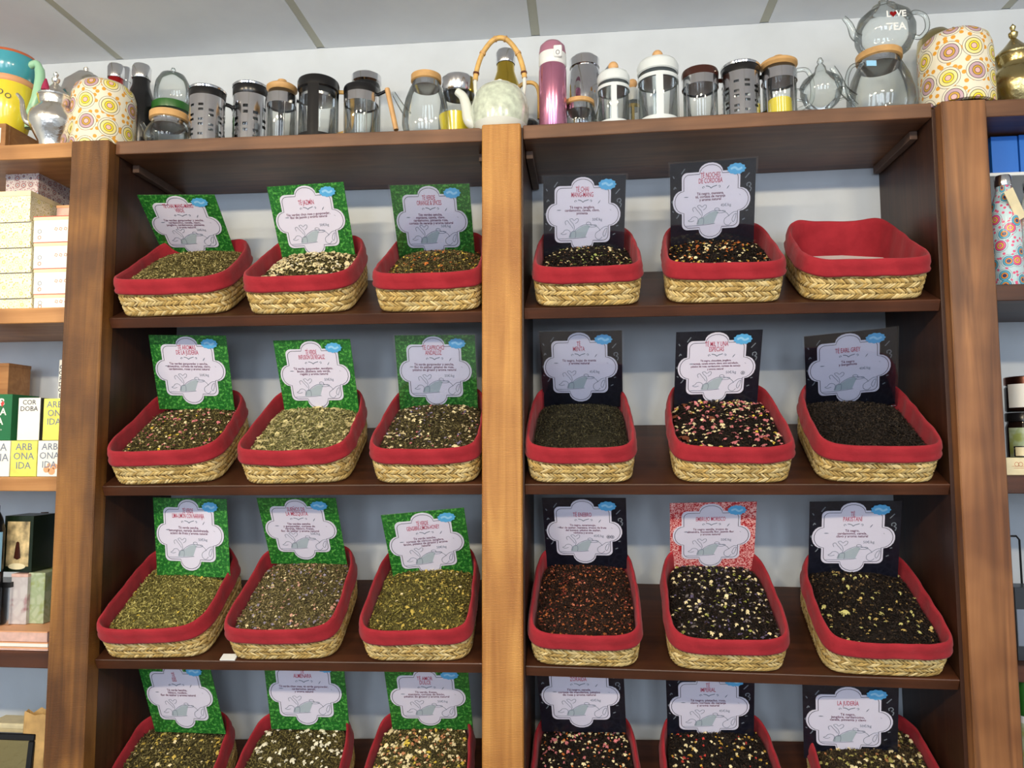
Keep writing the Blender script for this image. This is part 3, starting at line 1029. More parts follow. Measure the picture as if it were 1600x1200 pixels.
# ------------------------------------------------------------------ printed cards
CARDS = {'A1': [-1.0566, 0.1578, 0.6535, 0.0472, 0.8933, 0.0179], 'A2': [-0.7211, 0.1874, 0.6791, 0.0303, 0.5163, -0.037], 'A3': [-0.387, 0.1633, 0.657, -0.0308, 0.5984, 0.0257], 'B1': [0.0031, 0.1675, 0.6662, 0.0566, 0.4513, -0.0019], 'B2': [0.3156, 0.1713, 0.6921, -0.0647, 0.463, -0.0107], 'C1': [-1.0314, 0.1907, 0.2889, 0.0583, 0.3865, 0.0191], 'C2': [-0.6971, 0.19, 0.2712, -0.0237, 0.4233, -0.0007], 'C3': [-0.3786, 0.1969, 0.2786, 0.0252, 0.4082, 0.0075], 'D1': [-0.0118, 0.2029, 0.2826, -0.0634, 0.4667, 0.0096], 'D2': [0.322, 0.178, 0.2735, 0.0237, 0.4857, -0.0178], 'D3': [0.6289, 0.1934, 0.2678, -0.1212, 0.5357, -0.0807], 'E1': [-1.0139, 0.1963, -0.1322, -0.0582, 0.1628, 0.0131], 'E2': [-0.7278, 0.1861, -0.1296, 0.0096, 0.5153, -0.0029], 'E3': [-0.4009, 0.1696, -0.1599, 0.1134, 0.4982, -0.1013], 'F1': [-0.0083, 0.2052, -0.1284, -0.057, 0.47, -0.0082], 'F2': [0.303, 0.2147, -0.1384, -0.019, 0.5028, -0.0289], 'F3': [0.632, 0.2093, -0.134, -0.0859, 0.3857, -0.0246], 'G1': [-1.0424, 0.1922, -0.5432, -0.0957, 0.3371, -0.0486], 'G2': [-0.7113, 0.2123, -0.5314, 0.0341, 0.3281, -0.0003], 'G3': [-0.3921, 0.1777, -0.5336, 0.0498, 0.5001, -0.0149], 'H1': [-0.0223, 0.168, -0.5099, -0.0145, 0.4117, -0.0367], 'H2': [0.2839, 0.2042, -0.5376, -0.02, 0.4138, -0.0431], 'H3': [0.59, 0.1692, -0.5463, -0.1011, 0.3714, -0.0493]}
CARDTXT = {
 'A1': ('TÉ CHAI MANG-MANG\nVERDE', 'Tés verdes gunpowder y sencha,\ncardamomo, canela, clavo,\njengibre, cardamomo, pimienta\ny aroma natural', '50€/kg'),
 'A2': ('TÉ JAZMÍN', 'Tés verdes chun mee y gunpowder,\nflor de jazmín y aroma natural', '50€/kg'),
 'A3': ('TÉ VERDE\nORANGE & SPICES', 'Tés verdes sencha,\nmanzana, canela, clavo,\ncardamomo, pimienta rosa,\ncorteza de naranja y aroma natural', '50€/kg'),
 'B1': ('TÉ CHAI\nMANG-MANG', 'Té negro, jengibre,\ncardamomo, canela, clavo,\npimienta', '50€/kg'),
 'B2': ('TÉ NOCHES\nDE CÓRDOBA', 'Té negro, manzana,\nté, corteza de naranja\ny aroma natural', '45€/kg'),
 'C1': ('TÉ AROMAS\nDE LA JUDERÍA', 'Tés verdes gunpowder y sencha,\nalmendras, corteza de naranja, clavo,\ncardamomo, rosas y aroma natural', '50€/kg'),
 'C2': ('TÉ VERDE\nINFUSIÓN DE REGALIZ', 'Té verde gunpowder, eucalipto,\nlimón, albahaca, anís verde,\nregaliz y aroma natural', '50€/kg'),
 'C3': ('TÉ CAPRICHO\nANDALUZ', 'Té verde gunpowder y sencha,\nflor de azahar, pétalos de rosa,\npétalos de girasol y aroma natural', '50€/kg'),
 'D1': ('TÉ\nMENTA', 'Té negro, hojas de menta\ny aroma natural', '45€/kg'),
 'D2': ('TÉ MIL Y UNA\nESPECIAS', 'Té negro, chocolate, jengibre,\nnaranja, canela entera, clavo, anís estrellado,\npétalos de rosa, cardamomo, corteza de naranja\ny aroma natural', '50€/kg'),
 'D3': ('TÉ EARL GREY', 'Té negro\ny bergamota', '40€/kg'),
 'E1': ('TÉ VERDE\nLIMA-LIMÓN CON NARANJA', 'Té verde sencha,\nlemongrass, naranja deshidratada,\naciano de fruta y aroma natural', '50€/kg'),
 'E2': ('SUEÑOS DE\nLA MEZQUITA', 'Tés verdes sencha\ny gunpowder, corteza de\nnaranja, hibisco, fresas,\nflor de azahar y aroma natural', '50€/kg'),
 'E3': ('TÉ VERDE\nGENGIBRE-LIMÓN-HONEY', 'Té verde sencha,\ncorteza de cítricos, jengibre,\nlimón, pétalos de girasol y aroma\nnatural', '50€/kg'),
 'F1': ('TÉ ENEBRO', 'Té negro, escaramujo,\nflor de azahar, manzana, trozos de fruta\ndel bosque, pétalos de azahar,\nverbena y aroma', '45€/kg'),
 'F2': ('EMBRUJO MORISCO', 'Té negro vainilla, trozos de\nalmendra, manzanilla flor, jazmín flor\ny aroma natural', '50€/kg'),
 'F3': ('TÉ\nPAKISTANÍ', 'Té negro,\ncardamomo, canela,\nclavo y aroma natural', '50€/kg'),
 'G1': ('TÉ\nISIS', 'Té verde bancha,\nhibisco, rooibos,\nflor de azahar y aroma natural', ''),
 'G2': ('TÉ\nALMENARA', 'Té verde chun mee, té verde gunpowder,\ncardamomo, jazmín,\ny aroma natural', ''),
 'G3': ('TÉ AMOR\nDULCE', 'Té verde, fresas,\nmanzana, corteza de limón,\npétalos de girasol y aroma natural', '50€/kg'),
 'H1': ('TÉ\nZORAIDA', 'Té negro, canela,\ncorteza de mandarina, pétalos\nde rosa y aroma natural', '45€/kg'),
 'H2': ('TÉ\nIMPERIAL', 'Té negro, pistacho, rosa,\nclavo, corteza de naranja\ny aroma natural', '45€/kg'),
 'H3': ('LA JUDERÍA', 'Té negro,\njengibre, cardamomo,\ncanela, pimienta y clavo', '50€/kg'),
}
CW = .197
CS = .961


def label_outline(ins=0.0, n=9):
    x0, x1, y0, y1 = .138+ins, .822-ins, .118+ins, .805-ins
    r = .065
    cx, cyv, hw = .48, .465, .140
    P = []

    def arc(cx_, cy_2, rx, ry, a0, a1, m=n):
        for k in range(m+1):
            a = a0+(a1-a0)*k/m
            P.append((cx_+rx*math.cos(a), cy_2+ry*math.sin(a)))
    hwi = hw-ins*.35
    # v grows downwards; start top left corner going right
    arc(x0+r, y0+r, r, r, PI, 1.5*PI, 5)
    arc(cx, y0, hwi, y0-(.014+ins), PI, 2*PI)
    arc(x1-r, y0+r, r, r, 1.5*PI, 2*PI, 5)
    arc(x1, cyv, (.945-ins)-x1, hwi, -PI/2, PI/2)
    arc(x1-r, y1-r, r, r, 0, PI/2, 5)
    arc(cx, y1, hwi, (.925-ins)-y1, 0, PI)
    arc(x0+r, y1-r, r, r, PI/2, PI, 5)
    arc(x0, cyv, x0-(.03+ins), hwi, PI/2, 1.5*PI)
    return [((u-.5)*CW, -v*CW) for u, v in P]


def uvp(pts):                       # drawing coordinates -> card metres
    return [(((x/10+11.6)/131.5-.5)*CW, -((y/10-2)/131.5)*CW) for x, y in pts]


def smoothline(pts, n=6):
    """Catmull-Rom through the points"""
    P = [pts[0]]+list(pts)+[pts[-1]]
    out = []
    for i in range(1, len(P)-2):
        for k in range(n):
            t = k/n
            a = [0, 0]
            for c in (0, 1):
                p0, p1, p2, p3 = P[i-1][c], P[i][c], P[i+1][c], P[i+2][c]
                a[c] = .5*(2*p1+(p2-p0)*t+(2*p0-5*p1+4*p2-p3)*t*t+(3*p1-p0-3*p2+p3)*t**3)
            out.append(tuple(a))
    out.append(tuple(pts[-1]))
    return out


def shared(cache={}, key=None, fn=None):
    if key not in cache:
        cache[key] = fn()
    return cache[key]


def text_mesh(name, txt, size, mat, parent, cx, ztop, y, sx=1.0, ls=1.0, align='CENTER', bold=0.0):
    cu = bpy.data.curves.new(name, 'FONT')
    cu.body = txt
    cu.size = size
    cu.align_x = align
    cu.align_y = 'TOP'
    cu.space_line = ls
    cu.resolution_u = 2
    cu.offset = bold
    ob = bpy.data.objects.new('tmp_text', cu)
    COL.objects.link(ob)
    dg = bpy.context.evaluated_depsgraph_get()
    me = bpy.data.meshes.new_from_object(ob.evaluated_get(dg))
    bpy.data.objects.remove(ob)
    bpy.data.curves.remove(cu)
    n = len(me.vertices)
    co = np.zeros(n*3, dtype=np.float32)
    me.vertices.foreach_get('co', co)
    co = co.reshape(-1, 3)
    new = np.stack([co[:, 0]*sx+cx, np.full(n, y), co[:, 1]+ztop], 1).astype(np.float32)
    me.vertices.foreach_set('co', new.ravel())
    me.materials.clear()
    me.materials.append(mat)
    me.name = name
    o = bpy.data.objects.new(name, me)
    COL.objects.link(o)
    o.parent = parent
    return o


def drawing_mb():
    b = MB()
    y = -.0030
    lw = .0011
    for pl in ([(380, 900), (430, 850), (520, 800), (600, 785), (700, 800), (770, 840), (805, 890)],
               [(585, 785), (580, 760), (615, 748), (650, 765), (640, 790)],
               [(640, 800), (720, 795), (745, 812), (700, 830), (610, 828)],
               [(935, 822), (870, 828), (800, 880), (735, 930), (728, 990), (760, 1025), (800, 1030), (840, 990)],
               [(915, 850), (880, 870), (850, 940), (870, 985), (900, 930), (915, 850)],
               [(365, 905), (385, 840), (370, 780), (335, 740), (310, 700), (350, 690), (380, 720), (420, 690), (450, 700), (440, 740), (400, 770)],
               [(300, 990), (320, 910), (280, 870), (230, 875), (200, 910), (165, 930), (210, 945), (260, 930)],
               [(250, 790), (235, 740), (270, 720), (300, 760), (340, 810), (365, 850)],
               [(130, 1012), (300, 1012), (450, 1005), (585, 992)],
               [(320, 990), (330, 930), (345, 900), (400, 895), (410, 950), (400, 1000)]):
        b.ribbon(smoothline(uvp(pl)), lw, y)
    return b


def leaf_marks():
    b = MB()
    y = -.0030
    for (x, z, a, l) in ((780, 430, 55, 75), (135, 552, 0, 80), (965, 560, -40, 34)):
        a = math.radians(a)
        p = []
        for t, w_ in ((-1, 0), (-.5, .8), (0, 1), (.5, .7), (1, 0)):
            p.append((t, w_*.18))
        q = [(t, w_) for t, w_ in p]+[(t, -w_) for t, w_ in p[-2:0:-1]]
        pts = uvp([(x+(t*math.cos(a)-w_*math.sin(a))*l/2, z-(t*math.sin(a)+w_*math.cos(a))*l/2) for t, w_ in q])
        vs = [(u, y, v) for u, v in pts]
        b.add(vs, [tuple(range(len(vs)))])
    # scroll ornament under the title
    b.ribbon(smoothline(uvp([(400, 430), (385, 415), (405, 400), (420, 420)])), .0012, y)
    b.ribbon(smoothline(uvp([(440, 395), (475, 400), (505, 415), (520, 430), (545, 412), (590, 398), (610, 392)])), .0019, y)
    b.ribbon(smoothline(uvp([(630, 405), (655, 398), (660, 420), (640, 425)])), .0012, y)
    return b


def chalk_marks():
    b = MB()
    y = -.0012
    for pl in ([(60, 190), (85, 150), (115, 110)], [(1040, 310), (1075, 270), (1105, 235)], [(1075, 440), (1070, 400), (1110, 385), (1130, 420), (1105, 445), (1135, 470), (1120, 520)],
               [(-60, 420), (-40, 385), (-25, 410)], [(-75, 640), (-90, 610), (-60, 600)], [(-20, 880), (5, 850), (20, 820)], [(1045, 745), (1080, 700), (1100, 740)],
               [(1060, 820), (1095, 810)], [(1010, 960), (1050, 940)], [(-60, 780), (-85, 760)], [(-50, 250), (-70, 215)]):
        b.ribbon(smoothline(uvp(pl), 4), .0024, y)
    return b


def sticker_pts():
    P = []
    for k in range(44):
        a = 2*PI*k/44
        r = 1+.07*math.cos(a*11)
        P.append(((.775-.5)*CW+.0205*r*math.cos(a), -(.105*CW)+.0125*r*math.sin(a)))
    return P


META = {}


def share(name, key, maker, mat, parent):
    if key not in META:
        o = maker().build(name, mat, parent)
        META[key] = o.data
        return o
    o = bpy.data.objects.new(name, META[key])
    COL.objects.link(o)
    o.parent = parent
    return o


for k, v in CARDS.items():
    yw, ln, rl = v[3:]
    mat = Matrix.Translation((v[0]*CS, (v[1]+DIST)*CS-DIST, v[2]*CS+ZC)) @ Matrix.Rotation(yw, 4, 'Z') @ Matrix.Rotation(ln, 4, 'X') @ Matrix.Rotation(rl, 4, 'Y')
    kind = 'gcard' if k[0] in 'ACEG' else ('rcard' if k == 'F2' else 'bcard')
    cname = {'gcard': 'green', 'rcard': 'red', 'bcard': 'black'}[kind]
    t1, t2, pr = CARDTXT[k]
    root = bpy.data.objects.new('tea_sign', None)
    root.empty_display_size = .02
    COL.objects.link(root)
    root.matrix_world = mat @ Matrix.Translation((0, 0, 0))
    desc, where = BASK[k][6], BASK[k][7]
    vis = {'G2': 'with its title hidden', 'H1': 'with its title hidden'}.get(k, 'headed ' + t1.replace('\n', ' ').replace('-', ' '))
    lab = 'laminated %s card %s' % (cname, vis)
    if len(lab.split())+2+len(desc.split()) <= 15:
        lab += ' in the ' + desc
    if k in ('G2', 'H1'):
        lab = {'G2': 'laminated green card cut off by the shelf, in dark olive tea with white buds', 'H1': 'laminated black card cut off by the shelf, bottom row beside the centre post'}[k]
    if k == 'D2':
        lab = 'laminated black card headed TÉ MIL Y UNA ESPECIAS in tea with pink petals'
    if k == 'A3':
        lab = 'laminated green card headed TÉ VERDE ORANGE & SPICES beside the centre post'
    lab = lab.replace('TÉ VERDE\n', 'TÉ VERDE ')
    tag(root, lab, 'sign', 'laminated tea name cards')
    share('backing_card', kind, lambda: MB().box(-CW/2, CW/2, -.0008, .0006, -CW, 0, .0002), M[kind], root)
    share('name_plate', 'plate', lambda: MB().prism(label_outline(), -.0024, -.0009), M['paper'], root)
    share('plate_border', 'border', lambda: MB().ribbon(label_outline(.024), .0013, -.0027, True), M['ink'], root)
    share('corner_sticker', 'stick', lambda: MB().prism(sticker_pts(), -.0036, -.0025), M['sticker'], root)
    share('sticker_print', 'stickp', lambda: MB().ribbon(smoothline([((.775-.5)*CW-.013, -.105*CW), ((.775-.5)*CW-.004, -.105*CW+.003), ((.775-.5)*CW+.004, -.105*CW-.002), ((.775-.5)*CW+.013, -.105*CW+.002)]), .005, -.0039), M['stickerlt'], root)
    share('pot_shading', 'shade', lambda: MB().prism(uvp([(380, 900), (500, 820), (600, 790), (640, 810), (600, 900), (565, 990), (300, 1003), (320, 930), (345, 900)]), -.0027, -.0024), M['inkteal'], root)
    share('teapot_drawing', 'draw', drawing_mb, M['inkgrey'], root)
    share('leaf_ornaments', 'leaf', leaf_marks, M['inkgrey'], root)
    if kind == 'bcard':
        share('chalk_leaves', 'chalk', chalk_marks, M['chalk'], root)
    nl = t1.count('\n')+1
    cx = (.475-.5)*CW
    wmax = max(len(s_) for s_ in t1.split('\n'))
    tsx = .52 if wmax < 14 else (.46 if wmax < 18 else .40)
    text_mesh('title_lettering', t1, .0165, M['inkred'], root, cx, -(.118 if nl == 2 else .185)*CW, -.0030, tsx, .78, bold=.0001)
    nb = t2.count('\n')+1
    bmax = max(len(s_) for s_ in t2.split('\n'))
    bs = min(.0086, .150/(bmax*.5))
    text_mesh('description_lettering', t2, bs, M['inkbody'], root, cx, -.352*CW, -.0030, .92, .0071/bs if nb > 1 else 1, bold=.00012)
    if pr:
        text_mesh('price_lettering', pr, .0095, M['inkgrey'], root, (.66-.5)*CW, -(.50 if k != 'D3' else .455)*CW, -.0030, .9)
    if k in ('D2', 'F1'):
        b = MB()
        for cxx in ((1172,) if k == 'D2' else (1165, 1255)):
            u0, v0 = (.80-.5)*CW+(0 if cxx == 1172 else (cxx-1210)*.0001), -.535*CW
            b.ribbon([(u0+.0042*math.cos(a), v0+.0042*math.sin(a)) for a in np.linspace(0, 2*PI, 16, endpoint=False)], .0009, -.0030, True)
            b.ribbon([(u0-.002, v0+.001), (u0+.002, v0+.001)], .0016, -.0030)
            b.ribbon([(u0-.002, v0-.0014), (u0+.002, v0-.0014)], .0012, -.0030)
        b.build('allergen_symbols', M['ink'], root)
    if k in ('B1', 'B2', 'D1', 'D3', 'A3', 'C3'):
        share('plastic_sleeve', 'sleeve', lambda: MB().box(-CW/2-.004, CW/2+.004, -.0052, -.0045, -CW-.002, .004), M['plasticsheet'], root)


# ------------------------------------------------------------------ wares on the top boards
def zshelf(x):
    if x < XL0:
        return fS['L0']
    if x < XC0:
        return fT_L(x)
    if x < XC1:
        return max(fT_L(x), fT_R(x))
    if x < XR0:
        return fT_R(x)
    return fS['R0'] if x > XR1 else max(fT_R(x), fS['R0'])


def spot(px, ytop, Y, label, name, cat, rz=0, group=None, zb=None, lift=0, rt=0):
    """rt: radius in pixels of the flat top, whose near edge is what shows at ytop"""
    p = at(px, ytop, Y)
    q = at(px, ytop, Y-rt*mpp(p))
    p = Vector((p.x, p.y, q.z))
    z = (zb if zb is not None else zshelf(p.x)) + .0006 + lift
    t = thing(name, (p.x, Y, z), label, cat, group, rz)
    return t, p.z-z, mpp(p)


def sc(prof, R, h):
    return [(r*R, z*h) for r, z in prof]


def slotted(R, z0, z1, n=44, rows_=7):
    b = MB()
    zs = [z0]
    hh = (z1-z0)
    edges = [0, .12] + [(.12+.72*i/ (rows_*2)) for i in range(1, rows_*2+1)] + [1]
    vs = {}
    V, F = [], []

    def vid(k, z):
        key = (k % n, round(z, 5))
        if key not in vs:
            a = 2*PI*(k % n)/n
            vs[key] = len(V)
            V.append((R*math.cos(a), R*math.sin(a), z))
        return vs[key]
    for i in range(len(edges)-1):
        za, zb = z0+hh*edges[i], z0+hh*edges[i+1]
        for k in range(n):
            slot = (i % 2 == 1 and 0 < i < len(edges)-2 and (k % 4 in (1, 2)) and ((k//4+i//2) % 3 != 0))
            if not slot:
                F.append((vid(k, za), vid(k+1, za), vid(k+1, zb), vid(k, zb)))
    return b.add(V, F)


def press(px, w, ytop, Y, label, collar, frame='strip', fmat='steel', knob=None, lid='dome', hang=None, hmat='black', knobh=.10, inside=None, plungerdown=0.0, liftz=0):
    t, h, mp = spot(px, ytop, Y, label, 'french_press', 'coffee press', group='coffee presses on the top shelf', lift=liftz, rt=(.42*w if not knob else 0))
    R = w/2*mp
    hk = h*knobh if knob else .006
    hb = h-hk
    rg = R*.93
    hc = hb*.17
    MB().lathe([(.001, .004), (rg*.9, .004), (rg, .010), (rg, hb-hc*.6)], 36).build('glass_beaker', M['glass'], t, True)
    if collar:
        MB().lathe([(rg*1.01, hb-hc), (R, hb-hc*.9), (R*1.02, hb-hc*.3), (R*.98, hb-hc*.05), (R*.8, hb), (.001, hb+.001)], 36).build('collar', M[collar], t, True)
        MB().lathe([(.001, hb-hc*1.02), (rg*.96, hb-hc*1.02)], 36).build('lid_underside', M['dkgrey' if collar == 'black' else collar], t)
    if lid == 'chrome':
        MB().lathe([(R*1.03, hb-.004), (R*1.05, hb), (R*1.0, hb+.003), (.001, hb+.005)], 36).build('lid', M['chrome'], t, True)
    elif lid == 'bamboo':
        MB().lathe([(.001, hb-.010), (R*.9, hb-.010), (R*1.04, hb-.004), (R*1.04, hb+.002), (R*.9, hb+.006), (.001, hb+.006)], 36).build('lid', M['bamboo'], t, True)
    elif lid == 'dome':
        MB().lathe([(R*.97, hb-.001), (R*.9, hb+hk*.12), (R*.55, hb+hk*.32), (.001, hb+hk*.42)], 36).build('lid', M[collar], t, True)
    MB().tube([(0, 0, hb*(.35 if plungerdown else .72)), (0, 0, hb+hk*.5)], .0018, 8).build('plunger_rod', M['steel'], t, True)
    zf = hb*(.30 if plungerdown else .70)
    MB().lathe([(.001, zf), (rg*.95, zf), (rg*.97, zf+.006), (.001, zf+.007)], 36).build('filter_disc', M['steel'], t, True)
    if knob:
        if knob == 'flat':
            MB().lathe([(.001, hb+.004), (R*.34, hb+.005), (R*.30, hb+hk*.55), (R*.36, hb+hk*.8), (R*.30, hb+hk), (.001, hb+hk)], 20).build('knob', M['bamboo'], t, True)
        else:
            rk = hk*.34
            MB().lathe([(rk*math.sin(a), hb+hk-rk-rk*math.cos(a)) for a in np.linspace(.02, PI-.02, 12)], 20).build('knob', M[knob], t, True)
    if frame == 'strip':
        b = MB()
        b.lathe([(rg*1.015, hb*.70), (R*1.0, hb*.70), (R*1.0, hb*.76), (rg*1.015, hb*.76)], 36)
        b.lathe([(rg*1.015, 0), (R*1.0, 0), (R*1.0, .010), (rg*1.015, .010)], 36)
        for a in (-PI/2-.02, 0, PI/2, PI):
            b.lathe([(R*1.0, 0), (R*1.0, hb*.76)], 3, a0=a-.17, a1=a+.17)
        b.build('frame', M[fmat], t, True)
    elif frame == 'slots':
        slotted(R*.985, .0, hb-hc*.9).build('slotted_frame', M[fmat], t, True)
    elif frame == 'band':
        MB().lathe([(rg*1.01, hb*.68), (R, hb*.68), (R, hb-hc*.85), (rg*1.01, hb-hc*.85)], 36).build('steel_band', M[fmat], t, True)
        b = MB()
        for a in np.linspace(0, 2*PI, 5)[:-1]+.6:
            MB().tube([(R*math.cos(a), R*math.sin(a), 0), (R*math.cos(a), R*math.sin(a), hb*.68)], .0012, 6).build('frame_wire', M['steel'], t, True)
    elif frame == 'tall':
        for a in (-PI/2+.1, PI/6, PI*.9):
            MB().lathe([(R*.99, .0122), (R*.99, hb*.85)], 5, a0=a-.28, a1=a+.28).build('frame_strip', M[fmat], t, True)
        MB().lathe([(rg*1.01, 0), (R, 0), (R, .012), (rg*1.01, .012)], 36).build('base_ring', M[fmat], t, True)
    if hang is not None:
        c, s_ = math.cos(hang), math.sin(hang)
        pts = [(R*.95, hb*.88), (R+.022, hb*.86), (R+.032, hb*.62), (R+.028, hb*.3), (R*.98, hb*.18)]
        MB().tube([(r_*c, r_*s_, z) for r_, z in smoothline(pts, 5)], .0052, 10, flat=.8).build('handle', M[hmat], t, True)
    if inside:
        MB().lathe([(.001, .006), (rg*.75, .006), (rg*.7, .05), (.001, .055)], 20).build('yellow_packet', M[inside], t, True)
    return t


press(325, 54, 129, .08, 'steel slotted coffee press with black collar, leftmost of the coffee presses', 'black', 'slots', 'steel', None, 'chrome', .9, 'black')
press(393, 54, 124, .15, 'coffee press with wide chrome lid over black collar, behind others', 'black', 'slots', 'steel', None, 'chrome', .2, 'black')
press(441, 45, 126, .085, 'small glass coffee press with bamboo lid, left of the wide black press', None, 'band', 'steel', 'flat', 'bamboo', .9, 'steel', .13)
press(498, 63, 121, .085, 'wide black coffee press with wooden knob and black frame strip', 'black', 'tall', 'black', 'woodknob', 'dome', .35, 'cane', .08)
t = press(565, 54, 124, .085, 'black collared coffee press with steel band and slanted wooden handle', 'black', 'band', 'steel', None, 'dome', None)
pa, pb = at(605, 139, .075)-t.location, at(619, 203, .075)-t.location
MB().tube([pa, pb], .0078, 12, flat=.8).build('handle', M['woodknob'], t, True)
MB().tube([(.035, 0, pa.z-.012), (pa.x, pa.y, pa.z-.004)], .004, 8).build('handle_bracket', M['black'], t, True)
t, h, mp = spot(573, 106, .23, 'clear glass jar with chrome clip lid behind the steel banded press', 'glass_jar', 'jar', rt=15)
R = 22*mp
MB().lathe(sc([(.001, .01), (.9, .01), (1, .05), (1, .82), (.9, .88)], R, h), 32).build('glass_body', M['glass'], t, True)
MB().lathe(sc([(.9, .86), (1.04, .88), (1.04, .95), (.6, .99), (.001, 1)], R, h), 32).build('lid', M['chrome'], t, True)
press(958, 50, 97, .075, 'small white framed coffee press with round wooden knob', 'whitemetal', 'strip', 'whitemetal', 'woodknob', 'dome', PI*.55, 'whitemetal', .22)
press(1027, 63, 79, .075, 'large white framed coffee press with round wooden knob', 'whitemetal', 'strip', 'whitemetal', 'woodknob', 'dome', PI*.45, 'whitemetal', .20)
press(988, 24, 124, .2, 'narrow press with wooden knob glimpsed between the two white presses', 'whitemetal', 'strip', 'brass', 'woodknob', 'dome', None, knobh=.2)
press(1093, 56, 98, .085, 'brown lidded coffee press with white band', 'brownp', 'band', 'steel', None, 'dome', .3, 'brownp')
press(1156, 58, 92, .085, 'steel slotted coffee press with black chrome-edged lid right of the brown one', 'black', 'slots', 'steel', None, 'chrome', .3, 'black')
press(1216, 54, 89, .085, 'glass coffee press with bamboo lid and yellow packet inside', None, 'band', 'steel', 'flat', 'bamboo', -.1, 'glass', .13, inside='yel')


def cosy(px, w, ytop, Y, label, ybehind):
    t, h, mp = spot(px, ytop, Y, label, 'insulated_teapot', 'teapot', rz=.35, rt=w*.30)
    R = w/2*mp
    MB().lathe(sc([(.90, 0), (1, .01), (1, .70), (.98, .80), (.90, .90), (.72, .965), (.45, .99), (.2, 1)], R, h), 48, uvr=R).build('printed_cosy', M['cosy_l'], t, True)
    return t, R, h


t, R, h = cosy(165, 92, 118, .12, 'teapot in a cosy printed with yellow and mauve circles, above the left post', 0)
MB().lathe([(.001, h), (.006, h+.001), (.004, h+.008), (.009, h+.016), (.007, h+.023), (.001, h+.028)], 16).build('knob', M['steel'], t, True).location = (-.025, .0, -.004)
t, R, h = cosy(1489, 104, 40, .085, 'teapot in a cosy printed with large yellow circles, above the right post', 0)
MB().lathe([(.001, h), (.007, h+.001), (.004, h+.006), (.008, h+.013), (.001, h+.022)], 16).build('knob', M['brass'], t, True)
b = MB().tube([(R*.5, .04, h*.95), (R*.75, .045, h*1.04), (R*.98, .04, h*1.0), (R*1.04, .03, h*.90)], [.006, .007, .006, .005], 10)
b.build('handle', M['brass'], t, True)


def moroccan(px, w, ytop, Y, label, mt, spout=-1, rz=0, handle=True, zb=None, tassel=False):
    t, h, mp = spot(px, ytop, Y, label, 'moroccan_teapot', 'teapot', rz=rz, zb=zb)
    R = w/2*mp
    body = [(.001, 0), (.55, 0), (.58, .06), (.80, .18), (.97, .29), (1, .36), (.93, .43), (.68, .51), (.60, .545), (.62, .58), (.68, .64), (.66, .66), (.60, .662)]
    MB().lathe(sc(body, R, h), 36).build('body', M[mt], t, True)
    ldp = [(.68, .65), (.70, .665), (.60, .70), (.40, .745), (.22, .80), (.10, .84), (.08, .85)]
    MB().lathe(sc(ldp, R, h), 36).build('lid', M[mt], t, True)
    MB().lathe(sc([(.08, .84), (.16, .87), (.17, .90), (.06, .925), (.10, .95), (.11, .965), (.03, .99), (.001, 1)], R, h), 16).build('finial', M[mt], t, True)
    s = spout
    pts = smoothline([(s*.85, .30), (s*1.12, .34), (s*1.28, .46), (s*1.36, .60), (s*1.56, .68)], 5)
    n = len(pts)
    MB().tube([(a*R, 0, z*h) for a, z in pts], [R*(.17-.11*i/n) for i in range(n)], 12).build('spout', M[mt], t, True)
    if handle:
        pts = smoothline([(-s*.62, .60), (-s*1.0, .66), (-s*1.30, .52), (-s*1.25, .30), (-s*.95, .2)], 5)
        MB().tube([(a*R, 0, z*h) for a, z in pts], R*.06, 10).build('handle', M[mt], t, True)
    if tassel:
        MB().lathe([(.001, 0), (.010, .001), (.008, .012), (.004, .024), (.002, .030)], 12).build('tassel', M['tassel'], t, True).location = (-.012, -R*.45, h*.69)
    return t, R, h


moroccan(88, 70, 112, .06, 'engraved silver teapot with magenta tassel, beside the left cosy', 'silver', -1, .25, False, None, True)
t, h, mp = spot(135, 104, .22, 'silver lidded pot half hidden behind the left printed cosy', 'silver_pot', 'teapot')
MB().lathe(sc([(.001, 0), (.8, 0), (1, .25), (1, .6), (.75, .82), (.3, .93), (.08, .95), (.1, .98), (.001, 1)], 40*mp, h), 32).build('body', M['silver'], t, True)
moroccan(1582, 80, 37, .15, 'engraved silver teapot with tall finial at the far right end', 'brass', 1, .5, False)
t, h, mp = spot(1462, 36, .24, 'dull silver lidded pot behind the right printed cosy', 'silver_pot', 'teapot', rt=18)
MB().lathe(sc([(.001, 0), (.85, 0), (1, .3), (1, .80), (.92, .90), (.5, .975), (.001, 1)], 29*mp, h), 32).build('body', M['brass'], t, True)


def bottle(px, w, ytop, Y, label, body, cap, prof=None, neck=None, zb=None, capf=.82, name='steel_bottle'):
    t, h, mp = spot(px, ytop, Y, label, name, 'bottle', zb=zb, rt=w*.25)
    R = w/2*mp
    pr = prof or [(.001, 0), (.95, 0), (1, .01), (1, .55), (.92, .64), (.68, .74), (.55, .80), (.54, capf)]
    MB().lathe(sc(pr, R, h), 32, uvr=R).build('body', M[body], t, True)
    rn = pr[-1][0]
    MB().lathe(sc([(rn*1.06, capf), (rn*1.12, capf+.01), (rn*1.12, .975), (rn*.95, 1), (.001, 1)], R, h), 32).build('cap', M[cap], t, True)
    if neck:
        MB().lathe(sc([(rn*1.03, capf-.09), (rn*1.03, capf+.001)], R, h), 32).build('neck_band', M[neck], t, True)
    return t


bottle(182, 40, 97, .22, 'red steel bottle with brushed cap behind the left printed cosy', 'red', 'steel', capf=.87)
bottle(197, 26, 103, .28, 'grey capped bottle half hidden behind the red bottle', 'steel', 'steel', capf=.87)
bottle(222, 46, 97, .2, 'black steel bottle with brushed cap, left of the glass dome', 'black', 'steel', capf=.86)
bottle(790, 50, 74, .2, 'gold steel bottle with silver cap behind the white ceramic teapot', 'gold', 'steel', capf=.87)
